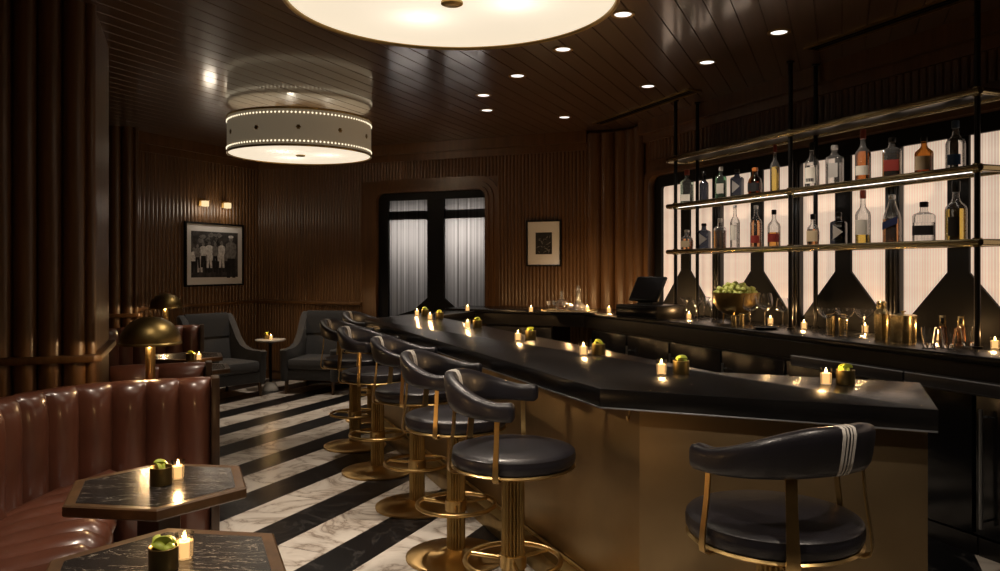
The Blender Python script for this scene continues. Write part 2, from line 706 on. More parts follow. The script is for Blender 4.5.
def mat_reeded(name, col, strength, axis, pitch, lines=0.22, base=0.5):
    """backlit reeded glass: even light behind vertical reeds and a few faint level joints"""
    m, nt, b = new_mat(name)
    L = nt.links
    N = nt.nodes
    tc = N.new('ShaderNodeTexCoord')
    sep = N.new('ShaderNodeSeparateXYZ')
    L.new(tc.outputs['Object'], sep.inputs[0])
    wv = N.new('ShaderNodeMath')
    wv.operation = 'MULTIPLY'
    wv.inputs[1].default_value = 2 * PI / pitch
    L.new(sep.outputs[axis], wv.inputs[0])
    sn = N.new('ShaderNodeMath')
    sn.operation = 'SINE'
    L.new(wv.outputs[0], sn.inputs[0])
    nz = N.new('ShaderNodeTexNoise')
    nz.noise_dimensions = '1D'
    nz.inputs['Scale'].default_value = 14
    nz.inputs['Detail'].default_value = 3
    L.new(sep.outputs[axis], nz.inputs['W'])
    nz2 = N.new('ShaderNodeTexNoise')
    nz2.noise_dimensions = '1D'
    nz2.inputs['Scale'].default_value = 6
    nz2.inputs['Detail'].default_value = 4
    L.new(sep.outputs[2], nz2.inputs['W'])
    a1 = N.new('ShaderNodeMath')
    a1.operation = 'MULTIPLY_ADD'
    a1.inputs[1].default_value = lines * 0.5
    a1.inputs[2].default_value = 1.0 - lines
    L.new(sn.outputs[0], a1.inputs[0])
    a2 = N.new('ShaderNodeMath')
    a2.operation = 'MULTIPLY_ADD'
    a2.inputs[1].default_value = lines * 1.3
    L.new(nz.outputs['Fac'], a2.inputs[0])
    L.new(a1.outputs[0], a2.inputs[2])
    a3 = N.new('ShaderNodeMath')
    a3.operation = 'MULTIPLY_ADD'
    a3.inputs[1].default_value = 0.38
    L.new(nz2.outputs['Fac'], a3.inputs[0])
    L.new(a2.outputs[0], a3.inputs[2])
    st = N.new('ShaderNodeMath')
    st.operation = 'MULTIPLY'
    st.inputs[1].default_value = strength
    L.new(a3.outputs[0], st.inputs[0])
    b.inputs['Base Color'].default_value = (*[c * base for c in col], 1)
    b.inputs['Roughness'].default_value = 0.25
    b.inputs['Emission Color'].default_value = (*col, 1)
    L.new(st.outputs[0], b.inputs['Emission Strength'])


mat_reeded('lit_reeded_glass', (1.0, 0.75, 0.565), BACKLIT, 1, 0.021, 0.40, base=0.6)
def mat_grey_glass():
    m, nt, b = new_mat('grey_reeded_glass')
    nt.nodes.remove(b)
    L = nt.links
    N = nt.nodes
    tc = N.new('ShaderNodeTexCoord')
    sep = N.new('ShaderNodeSeparateXYZ')
    L.new(tc.outputs['Object'], sep.inputs[0])
    nz = N.new('ShaderNodeTexNoise')
    nz.noise_dimensions = '1D'
    nz.inputs['Scale'].default_value = 34
    nz.inputs['Detail'].default_value = 5
    L.new(sep.outputs[0], nz.inputs['W'])
    rp = N.new('ShaderNodeValToRGB')
    rp.color_ramp.elements[0].position = 0.3
    rp.color_ramp.elements[0].color = (0.46, 0.44, 0.43, 1)
    rp.color_ramp.elements[1].position = 0.72
    rp.color_ramp.elements[1].color = (0.92, 0.90, 0.88, 1)
    L.new(nz.outputs['Fac'], rp.inputs['Fac'])
    tr = N.new('ShaderNodeBsdfTranslucent')
    L.new(rp.outputs['Color'], tr.inputs['Color'])
    gl = N.new('ShaderNodeBsdfGlossy')
    gl.inputs['Roughness'].default_value = 0.2
    mx = N.new('ShaderNodeMixShader')
    mx.inputs['Fac'].default_value = 0.05
    L.new(tr.outputs[0], mx.inputs[1])
    L.new(gl.outputs[0], mx.inputs[2])
    L.new(mx.outputs[0], N['Material Output'].inputs['Surface'])


mat_grey_glass()


def struct(mb, name, mat, label, cat, rz=None, smooth=40):
    o = mb.build(name, M[mat], smooth=smooth, rz=rz)
    return tag(o, label, cat, kind='structure')


def rrect(x0, x1, z0, z1, rt, n=6, rb=0.0):
    """outline of a rectangle with rounded top corners (and optionally bottom), counter-clockwise from bottom left"""
    pts = []

    def arc(cx, cz, r, a0):
        for k in range(n + 1):
            th = a0 + (PI / 2) * k / n
            pts.append((cx + r * math.cos(th), cz + r * math.sin(th)))
    arc(x0 + rb, z0 + rb, rb, PI)
    arc(x1 - rb, z0 + rb, rb, 1.5 * PI)
    arc(x1 - rt, z1 - rt, rt, 0)
    arc(x0 + rt, z1 - rt, rt, PI / 2)
    return pts


# ------------------------------------------------------------------ the room
def build_room():
    mb = MB()
    mb.box((-12, -6, -0.06), (10, 12, 0.0))
    struct(mb, 'floor', 'striped_marble', 'polished floor of diagonal black and white marble strips', 'floor', rz=ROT_AB, smooth=0)

    # ceiling: boards with grooves between them
    mb = MB()
    P = 0.15
    row = []
    a = -12.0
    while a < 9.0:
        row += [(a + 0.005, 0.0), (a + P - 0.005, 0.0), (a + P - 0.002, 0.009), (a + P + 0.002, 0.009)]
        a += P
    rows = [[(x, -6, CEIL + z) for x, z in row], [(x, 11, CEIL + z) for x, z in row]]
    mb.grid(rows)
    mb.box((-12, -6, CEIL + 0.02), (9, 11, CEIL + 0.06))
    struct(mb, 'ceiling', 'ceiling_lacquer', 'glossy dark brown boarded ceiling', 'ceiling', rz=ROT_AB, smooth=0)

    # left back wall (AB frame, plane a = WALL_A)
    mb = MB()
    b0 = 6.6
    mb.box((WALL_A - 0.1, b0, 0), (WALL_A, WALL_B + 0.1, CEIL))
    mb.flutes((WALL_A, b0), (WALL_A, WALL_B), 0.12, 1.045, 0.062, 0.016, (1, 0))
    mb.flutes((WALL_A, b0), (WALL_A, WALL_B), 1.09, 2.90, 0.062, 0.016, (1, 0))
    mb.box((WALL_A, b0, 1.045), (WALL_A + 0.045, WALL_B, 1.09), 0.008)
    mb.box((WALL_A, b0, 2.90), (WALL_A + 0.03, WALL_B, 2.99))
    mb.box((WALL_A, b0, 2.99), (WALL_A + 0.07, WALL_B, CEIL))
    mb.box((WALL_A, b0, 0), (WALL_A + 0.03, WALL_B, 0.12))
    struct(mb, 'wall_left_back', 'walnut_wall', 'fluted walnut wall where the group photograph hangs', 'wall', rz=ROT_AB)

    # back wall
    aw0, aw1 = a_at(378.5), a_at(487)
    acol = a_at(588)
    X, Y = (lambda p: p)(corner_xy())
    acorner = toAB((X, Y))[0]
    wz1 = 2.50
    mb = MB()
    B = WALL_B
    for x0, x1, z0, z1 in ((WALL_A - 0.1, aw0, 0, CEIL), (aw1, acorner + 0.3, 0, CEIL), (aw0, aw1, wz1, CEIL), (aw0, aw1, 0, 0.86)):
        mb.box((x0, B, z0), (x1, B + 0.12, z1))
    cas0, cas1 = a_at(362), a_at(497)
    for x0, x1 in ((WALL_A, cas0), (cas1, acol)):
        mb.flutes((x0, B), (x1, B), 0.12, 1.045, 0.046, 0.019, (0, -1))
        mb.flutes((x0, B), (x1, B), 1.09, 2.90, 0.046, 0.019, (0, -1))
    mb.flutes((cas0, B), (cas1, B), 2.66, 2.90, 0.046, 0.019, (0, -1))
    mb.box((WALL_A, B - 0.045, 1.045), (cas0, B, 1.09), 0.008)
    mb.box((WALL_A, B - 0.03, 2.90), (acol, B, 2.99))
    mb.box((WALL_A, B - 0.07, 2.99), (acol, B, CEIL))
    # tall half-round columns towards the corner
    mb.flutes((acol, B - 0.03), (acorner, B - 0.03), 0, CEIL - 0.04, 0.15, 0.062, (0, -1), seg=10)
    # stepped casing with rounded shoulders round the opening
    for k, (o, dp) in enumerate(((0.17, 0.02), (0.10, 0.04), (0.045, 0.06))):
        i = (0.10, 0.045, 0.0)[k]
        mb.ring(rrect(aw0 - o, aw1 + o, 0.2, wz1 + o, 0.10 + o), rrect(aw0 - i, aw1 + i, 0.2, wz1 + i, 0.10 + i),
                lambda p: (p[0], B, p[1]), lambda p, dp=dp: (p[0], B - dp, p[1]))
    struct(mb, 'wall_back', 'walnut_wall', 'long fluted walnut wall at the far end of the room', 'wall', rz=ROT_AB)

    # dark window in the back wall
    t = thing('window_2', 'tall black framed window of grey reeded glass in the far wall', 'window')
    t['kind'] = 'structure'
    f0 = lambda p: (p[0], B + 0.0, p[1])
    f1 = lambda p: (p[0], B + 0.07, p[1])
    mb = MB()
    gl, gr = a_at(388), a_at(484.5)
    mb.ring(rrect(aw0, aw1, 0.86, wz1, 0.10), rrect(gl, gr, 0.90, 2.405, 0.012), f0, f1)
    ml, mr = a_at(427), a_at(443.5)
    fw = 0.62
    mb.plate([(ml - fw, 0.62), (mr + fw, 0.62), (mr + 0.20, 1.0), (mr, 1.16), (mr, 2.42), (ml, 2.42), (ml, 1.16), (ml - 0.20, 1.0)],
             lambda p: (p[0], B + 0.005, max(p[1], 0.88)), lambda p: (p[0], B + 0.075, max(p[1], 0.88)))
    mb.build('window_frame', M['black_frame'], t, rz=ROT_AB)
    mb = MB()
    mb.box((gl - 0.02, B + 0.044, 0.88), (gr + 0.02, B + 0.046, 2.44))
    mb.build('glass_pane', M['grey_reeded_glass'], t, rz=ROT_AB)
    mb = MB()
    mb.box((gl, B + 0.075, 2.15), (gr, B + 0.10, 2.24))
    mb.build('transom_rail', M['steel_dark'], t, rz=ROT_AB)

    for x_ in ((gl + ml) / 2, (mr + gr) / 2):  # unseen area lamps added behind the panes, brightening the glass towards its top
        q = AB(x_, B + 0.42, 2.06)
        lamp('AREA', 'pane_backlight', q, PANE_BACKLIGHT_W, (1.0, .93, .87), shape='RECTANGLE', size=.5, size_y=.12).rotation_euler = (AB(x_, B, 1.75) - q).to_track_quat('-Z', 'Y').to_euler()
    # wall behind the bottles (DC frame, plane d = WALL_D)
    D = WALL_D
    ccorner = toDC((X, Y))[1]
    cw1 = c_at(653.5)
    ccol = c_at(646)
    cw0 = 0.3
    wt = 2.52
    mb = MB()
    for y0, y1, z0, z1 in ((cw1, ccorner + 0.2, 0, CEIL), (cw0, cw1, wt, CEIL), (cw0, cw1, 0, BACK_Z - 0.02), (-1.6, cw0, 0, CEIL)):
        mb.box((D, y0, z0), (D + 0.12, y1, z1))
    mb.flutes((D - 0.03, ccol), (D - 0.03, ccorner), 0, CEIL - 0.04, 0.15, 0.062, (-1, 0), seg=10)
    mb.flutes((D, cw0), (D, cw1 + 0.1), 2.70, 2.90, 0.062, 0.016, (-1, 0))
    mb.box((D - 0.04, -1.6, 2.90), (D, ccol, 2.98))
    mb.box((D - 0.10, -1.6, 2.98), (D, ccol, CEIL))
    for k, (o, dp) in enumerate(((0.17, 0.03), (0.11, 0.05), (0.05, 0.07))):
        i = (0.11, 0.05, 0.0)[k]
        mb.ring(rrect(cw0 - o, cw1 + o, BACK_Z - .3, wt + o, 0.12 + o), rrect(cw0 - i, cw1 + i, BACK_Z - .3, wt + i, 0.12 + i),
                lambda p: (D, p[0], p[1]), lambda p, dp=dp: (D - dp, p[0], p[1]))
    struct(mb, 'wall_right', 'walnut_wall', 'walnut wall behind the bottle shelves', 'wall', rz=ROT_DC)

    t = thing('window_1', 'long backlit reeded glass window with black flared mullions behind the bottles', 'window')
    t['kind'] = 'structure'
    f0 = lambda p: (D + 0.015, p[0], p[1])
    f1 = lambda p: (D + 0.06, p[0], p[1])
    gtop = 2.40
    mb = MB()
    mb.ring(rrect(cw0, cw1, BACK_Z - .02, wt, 0.12), rrect(cw0 + .1, c_at(660), BACK_Z - .01, gtop, 0.03), f0, f1)
    mb.build('window_frame', M['black_frame'], t, rz=ROT_DC)
    mb = MB()
    mb.box((D + 0.045, cw0, BACK_Z - .02), (D + 0.06, cw1, gtop + 0.05))
    mb.build('glass_pane', M['lit_reeded_glass'], t, rz=ROT_DC)
    # mullions with flared feet
    stems = [683, 754, 840, 955]
    cs = [c_at(u) for u in stems]
    step = (cs[0] - cs[-1]) / 3
    cs += [cs[-1] - step, cs[-1] - 2 * step]
    for c in cs:
        mb = MB()
        w = 0.078
        out = [(c - 0.47, BACK_Z - .01), (c - 0.47, BACK_Z + .02), (c - w, 1.515), (c - w, gtop + .02), (c + w, gtop + .02), (c + w, 1.515), (c + 0.47, BACK_Z + .02), (c + 0.47, BACK_Z - .01)]
        mb.plate(out, lambda p: (D + 0.026, p[0], p[1]), lambda p: (D + 0.0445, p[0], p[1]))
        mb.build('mullion', M['black_frame'], t, rz=ROT_DC)
    posts = [c_at(u) for u in (716, 794, 892)]
    pst = (posts[0] - posts[-1]) / 2
    posts += [posts[-1] - pst, posts[-1] - 2 * pst]
    for c in posts:
        mb = MB()
        mb.box((D + 0.0, c - 0.062, BACK_Z - .01), (D + 0.0445, c + 0.062, gtop + .02), 0.004)
        for k in (-1, 0, 1):
            mb.box((D - 0.010, c + k * 0.036 - 0.012, BACK_Z - .01), (D + 0.001, c + k * 0.036 + 0.012, gtop + .02), 0.003)
        mb.build('post', M['ebony'], t, rz=ROT_DC)

    # booth wall with its two piers (DC frame)
    mb = MB()
    W = BOOTH_D
    P1, P2 = 5.30, 9.80
    mb.box((W - 0.12, -1.6, 0), (W, P2 + 0.7, CEIL))
    mb.flutes((W, -1.6), (W, P1), 0, CEIL, 0.135, 0.055, (1, 0), seg=8)
    mb.flutes((W, P1 + 1.0), (W, P2), 0, CEIL, 0.135, 0.055, (1, 0), seg=8)
    struct(mb, 'wall_left', 'walnut_wall', 'walnut wall of tall half-round columns behind the booths', 'wall', rz=ROT_DC)
    for k, (p, lab) in enumerate(((P1, 'near fluted walnut pier rising behind the front leather booth'), (P2, 'far fluted walnut pier beyond the second booth'))):
        mb = MB()
        e = -0.505
        L = 1.0 if k == 0 else 0.75
        mb.box((W, p, 0), (e - .03, p + L, CEIL))
        for z0, z1 in ((0.0, 0.985), (1.03, CEIL)):
            mb.flutes((W - .02, p), (e - 0.055, p), z0, z1, 0.130, 0.058, (0, -1), seg=10)
            mb.flutes((e - .03, p), (e - .03, p + L), z0, z1, 0.040, 0.014, (1, 0))
            mb.lathe([(0.032, z0), (0.032, z1)], 16, at=(e - 0.035, p + 0.005, 0))
        poly = [(W, p - 0.08), (e - 0.005, p - 0.08), (e + 0.03, p - 0.045), (e + 0.03, p + L), (W, p + L)]
        mb.prism(poly, 0.985, 1.03, 0.008)
        struct(mb, 'trim_1' if k == 0 else 'trim_2', 'walnut_wall', lab, 'pier', rz=ROT_DC)

    # unseen sides that close the room
    mb = MB()
    mb.box((BOOTH_D - .12, -1.7, 0), (WALL_D + .12, -1.6, CEIL))
    struct(mb, 'wall_front', 'walnut_trim', 'plain walnut wall behind the viewer', 'wall', rz=ROT_DC)


def corner_xy():
    # crossing of b = WALL_B and d = WALL_D
    det = cb * c1 - sb * s1
    x = (WALL_D * c1 - WALL_B * sb) / det
    y = (WALL_B * cb - WALL_D * s1) / det
    return x, y


plain('steel_dark', (0.05, 0.05, 0.055), rough=0.4, metal=0.8)
build_room()

# ------------------------------------------------------------------ ceiling fittings
NEAR_DRUM = Vector((-0.208, 3.42, 0))
FAR_DRUM = Vector((-2.045, 8.10, 0))


def drum_light(loc, label, dim=1.0):
    t = thing('drum_light', label, 'ceiling light', (loc.x, loc.y, 2.685), 0.0, 'round drum ceiling lights')
    Rd = 0.715
    H = 0.36
    mb = MB()
    mb.grid([[(Rd * math.cos(2 * PI * k / 96), Rd * math.sin(2 * PI * k / 96), z) for k in range(96)] for z in (0.02, H)], close_u=True)
    mb.grid([[((Rd - .012) * math.cos(2 * PI * k / 96), (Rd - .012) * math.sin(2 * PI * k / 96), z) for k in range(96)] for z in (0.02, H)], close_u=True)
    mb.build('shade', M['shade_parchment'], t)
    mb = MB()
    mb.grid([[(r_ * math.cos(2 * PI * k / 96), r_ * math.sin(2 * PI * k / 96), .014) for k in range(96)] for r_ in (.0005, Rd - .01)], close_u=True, cap0=True)
    mb.build('diffuser', M['drum_diffuser'], t)
    for z in (0.010, H):
        mb = MB()
        mb.torus((0, 0, z), Rd, 0.011, 96, 8)
        mb.build('rim', M['aged_brass'], t)
    for z in (0.05, H - 0.042):
        mb = MB()
        n = 118
        for k in range(n):
            th = 2 * PI * k / n
            mb.ball((Rd * math.cos(th), Rd * math.sin(th), z), 0.0095, 1)
        mb.build('perforation_row', M['perforation_glow'], t)
    for k in range(11):
        th = -PI / 2 + 2 * PI * k / 11 + .22
        mb = MB()
        rot = Matrix.Rotation(th, 4, 'Z') @ Matrix.Rotation(R(90), 4, 'Y')
        mb2 = bmesh.new()
        mb.ball((Rd * math.cos(th), Rd * math.sin(th), H / 2), 0.02, 2, sc=(0.25, 1, 1), rot=Matrix.Rotation(th, 4, 'Z'))
        for j in range(6):
            ph = j * PI / 3
            c = Vector((Rd, 0.017 * math.cos(ph), 0.017 * math.sin(ph)))
            c = Matrix.Rotation(th, 4, 'Z') @ c
            mb.ball((c.x, c.y, c.z + H / 2), 0.008, 1)
        mb2.free()
        mb.build('rosette', M['aged_brass'], t)
    mb = MB()
    mb.lathe([(0.0, -0.002), (0.04, -0.001), (0.048, 0.003), (0.048, 0.012), (0.0, 0.013)], 32)
    mb.build('finial', M['aged_brass'], t)
    for k in range(3):
        th = 0.1 + 2 * PI * k / 3
        lamp('POINT', 'drum_bulb', (loc.x + .27 * math.cos(th), loc.y + .27 * math.sin(th), 2.685 + .13), 1.1, (1, .88, .7), shadow_soft_size=.04)
    mb = MB()
    mb.lathe([(0.25, H - 0.02), (0.25, CEIL - 2.685)], 40)
    mb.build('canopy', M['aged_brass'], t)
    return t


drum_light(NEAR_DRUM, 'huge round drum ceiling light above the bar stools, nearest the viewer')
drum_light(FAR_DRUM, 'round drum ceiling light hanging in the far part of the lounge')

# recessed downlights (pixel of the lens, description)
DL = [((623, 14), 'round recessed downlight at the right rim of the big drum light'),
      ((563, 49), 'recessed downlight second along the row from the big drum light'),
      ((517.5, 75.5), 'recessed downlight third along the row from the big drum light'),
      ((483.5, 95), 'recessed downlight fourth along the row, close above a fifth'),
      ((487, 110), 'recessed downlight at the far end of the row by the big drum light'),
      ((564.5, 117), 'small far recessed downlight above the framed abstract print'),
      ((648, 86), 'recessed downlight in front of the dark ceiling slot over the bar'),
      ((707, 62), 'recessed downlight midway along the outer row over the back counter'),
      ((779, 32), 'recessed downlight nearest the viewer in the outer row by the shelves')]


def downlight(loc, label, w, lens_r=0.052, proto=[None], aim=None, size=78):
    if proto[0] is None:
        t = thing('downlight', label, 'downlight', loc, 0, 'recessed ceiling downlights')
        mb = MB()
        mb.lathe([(0.052, 0.004), (0.056, -0.004), (0.074, -0.005), (0.076, 0.0), (0.076, 0.004)], 32)
        mb.build('trim_ring', M['aged_brass'], t)
        mb = MB()
        mb.lathe([(0.0, -0.001), (0.052, -0.001), (0.052, 0.003)], 32)
        mb.build('lens', M['lens_glow'], t)
        proto[0] = t
    else:
        t = copy_tree(proto[0], label, loc)
    s = lamp('SPOT', 'downlight_beam', Vector(loc) + Vector((0, 0, -0.03)), w, spot_size=R(size), spot_blend=0.6, shadow_soft_size=0.05)
    if aim is not None:
        d = Vector(aim) - s.location
        s.rotation_euler = d.to_track_quat('-Z', 'Y').to_euler()
    return t


for (uv, lab) in DL:
    p = px(uv[0], uv[1], CEIL)
    aim = None
    if uv[0] in (648, 707, 779):
        aim = DC(DB, toDC(p)[1], 1.65)
    downlight((p.x, p.y, CEIL - 0.002), lab, DOWN_W, aim=aim, size=64 if aim else 78)
# unseen downlights added to light lounge and stools, off frame or behind the drums
ADDED_DL = [((-1.15, 2.6), None, 'above the front booth tables'), ((-1.55, 3.55), (-1.5, 3.3, 0), 'above the curved back of the front booth'), ((-0.55, 1.5), (0.5, 2.4, 0.8), 'behind the viewer, left of the bar end'),
          ((1.35, 1.6), (0.9, 2.5, 0.7), 'above the bronze end of the bar'), ((-0.95, 5.25), (-1.0, 5.0, 0), 'hidden beyond the big drum light, over the aisle'), ((-0.2, 4.85), (-0.2, 4.4, 0), 'hidden beyond the big drum light, over the stools'),
          ((-2.45, 9.3), None, 'hidden beyond the far drum light, over the armchairs'), ((-1.85, 9.0), (-1.3, 7.2, 0), 'hidden beyond the far drum light, over the far stools')]
for (x, y), aim, lab in ADDED_DL:
    downlight((x, y, CEIL - 0.002), 'added unseen downlight ' + lab, SPOT_W, aim=aim, size=84)

for u0, v0, u1, v1, lab in ((610, 124, 716, 92, 'long dark ceiling air slot farther from the viewer'), (820, 49, 1000, -3, 'long dark ceiling air slot nearer the viewer')):
    d0, e0 = toDC(px(u0, v0, CEIL))
    d1, e1 = toDC(px(u1, v1, CEIL))
    dd = 4.175
    mbx = thing('air_slot', lab, 'air vent', DC(dd, e1, CEIL - 0.002), ROT_DC, 'linear ceiling air slots')
    L = e0 - e1
    mb = MB()
    mb.box((-0.07, -0.02, -0.012), (-0.055, L, 0.0))
    mb.box((0.055, -0.02, -0.012), (0.07, L, 0.0))
    mb.box((-0.07, -0.02, -0.012), (0.07, 0.0, 0.0))
    mb.box((-0.07, L, -0.012), (0.07, L + .02, 0.0))
    mb.build('frame', M['aged_brass'], mbx)
    for k in (-1, 1):
        mb = MB()
        mb.box((k * 0.02 - 0.004, 0, -0.010), (k * 0.02 + 0.004, L, 0.0))
        mb.build('blade', M['black_metal'], mbx)

# ------------------------------------------------------------------ the bar
def isect(d, a):
    """point with bar offset d and room coordinate a"""
    # a = x c1 - y s1 ; d = x cb + y sb
    det = c1 * sb + s1 * cb
    x = (a * sb + d * s1) / det
    y = (d * c1 - a * cb) / det
    return Vector((x, y, 0))


def isect_b(d, b):
    det = cb * c1 - sb * s1
    x = (d * c1 - b * sb) / det
    y = (b * cb - d * s1) / det
    return Vector((x, y, 0))


def build_bar():
    t = thing('bar_counter', 'long angled bar with black stone top and bronze front', 'bar')
    F, I = 1.58, 2.338            # front and inner edges of the top
    FB, IB = 3.15, 3.86           # near end, front and inner
    END = 0.311                   # right end (a)
    LA, LI = -4.2, -3.80          # far return, outer and inner
    BK = 8.08
    outer = [isect_b(F, FB), AB(END, FB), AB(END, IB), isect_b(I, IB), isect(I, LI), AB(LI, BK), AB(LA, BK), isect(F, LA)]
    mb = MB()
    mb.prism([(p.x, p.y) for p in outer], BAR_Z - 0.078, BAR_Z, 0.003)
    mb.build('counter_top', M['black_stone'], t)
    # bronze skins under the top
    FP, FBP, EP = 1.735, 3.22, 0.284
    p0 = isect(FP, LA + .16)
    p1 = isect_b(FP, FBP)
    p2 = AB(EP, FBP)
    p3 = AB(EP, IB - .06)

    def wallpanel(name, a, b, th, z0, z1, mat, n=1):
        dr = (b - a).normalized()
        nn = Vector((-dr.y, dr.x, 0))
        mb = MB()
        mb.prism([(a.x, a.y), (b.x, b.y), ((b + nn * th).x, (b + nn * th).y), ((a + nn * th).x, (a + nn * th).y)], z0, z1, 0.002)
        return mb.build(name, M[mat], t)
    top = BAR_Z - 0.079
    wallpanel('front_panel', p0, p1, 0.03, 0.10, top, 'bronze_sheet')
    wallpanel('end_panel', p1, p2, 0.03, 0.0, top, 'bronze_sheet')
    wallpanel('side_panel', p2 + (p3 - p2).normalized() * .032, p3, 0.03, 0.0, top, 'bronze_sheet')
    q0 = AB(LA + .16, 8.0)
    wallpanel('return_panel', q0, p0, 0.03, 0.0, top, 'bronze_sheet')
    # plinth with its bright top edge
    PL = 1.647
    a = isect(PL, LA + .1)
    b = isect_b(PL, FBP + 0.01)
    e1_ = isect_b(FP + 0.02, FBP + 0.01)
    e0_ = isect(FP + 0.02, LA + .1)
    mb = MB()
    mb.prism([(p.x, p.y) for p in (a, b, e1_, e0_)], 0.0, 0.115, 0.004)
    mb.build('plinth', M['aged_brass'], t)
    mb = MB()
    mb.tube([DC(FP - .012, toDC(b)[1], 0.124), DC(FP - .012, toDC(a)[1], 0.124)], 0.009, 8)
    mb.build('plinth_trim', M['brass'], t)
    # dark inner body behind the skins
    g = [isect_b(FP + .04, FBP + .04), AB(EP - .04, FBP + .04), AB(EP - .04, IB - .1), isect_b(I - .1, IB - .1), isect(I - .1, LI - .05), AB(LI - .05, BK - .05), AB(LA + .2, BK - .05), isect(FP + .04, LA + .2)]
    mb = MB()
    mb.prism([(p.x, p.y) for p in g], 0.0, BAR_Z - 0.08)
    mb.build('bar_body', M['ebony'], t)
    # thin bright bead under the edge of the top
    mb = MB()
    zz = BAR_Z - 0.0785
    a, b, c = isect(F + .001, LA + .002), isect_b(F + .001, FB + .001), AB(END - .002, FB + .001)
    mb.tube([(p.x, p.y, zz) for p in (a, b, c)], 0.004, 8)
    mb.build('edge_bead', M['steel'], t)
    # small brass hook under the top
    hp = DC(1.70, toDC(isect_b(FP, FBP))[1] + .02, BAR_Z - .079)
    h = thing('bag_hook', 'small brass bag hook under the corner of the bar top', 'hook', hp, ROT_DC)
    mb = MB()
    mb.tube([(0, 0, 0), (0, 0, -.03), (-.006, -.005, -.045), (-.02, -.02, -.05), (-.03, -.03, -.04), (-.033, -.033, -.028)], 0.004, 8)
    mb.build('hook_bend', M['brass'], h)
    mb = MB()
    mb.lathe([(0.014, -.004), (0.014, 0)], 16)
    mb.build('hook_plate', M['brass'], h)
    return outer


build_bar()

BC_F = 3.92
BB_F = 8.10


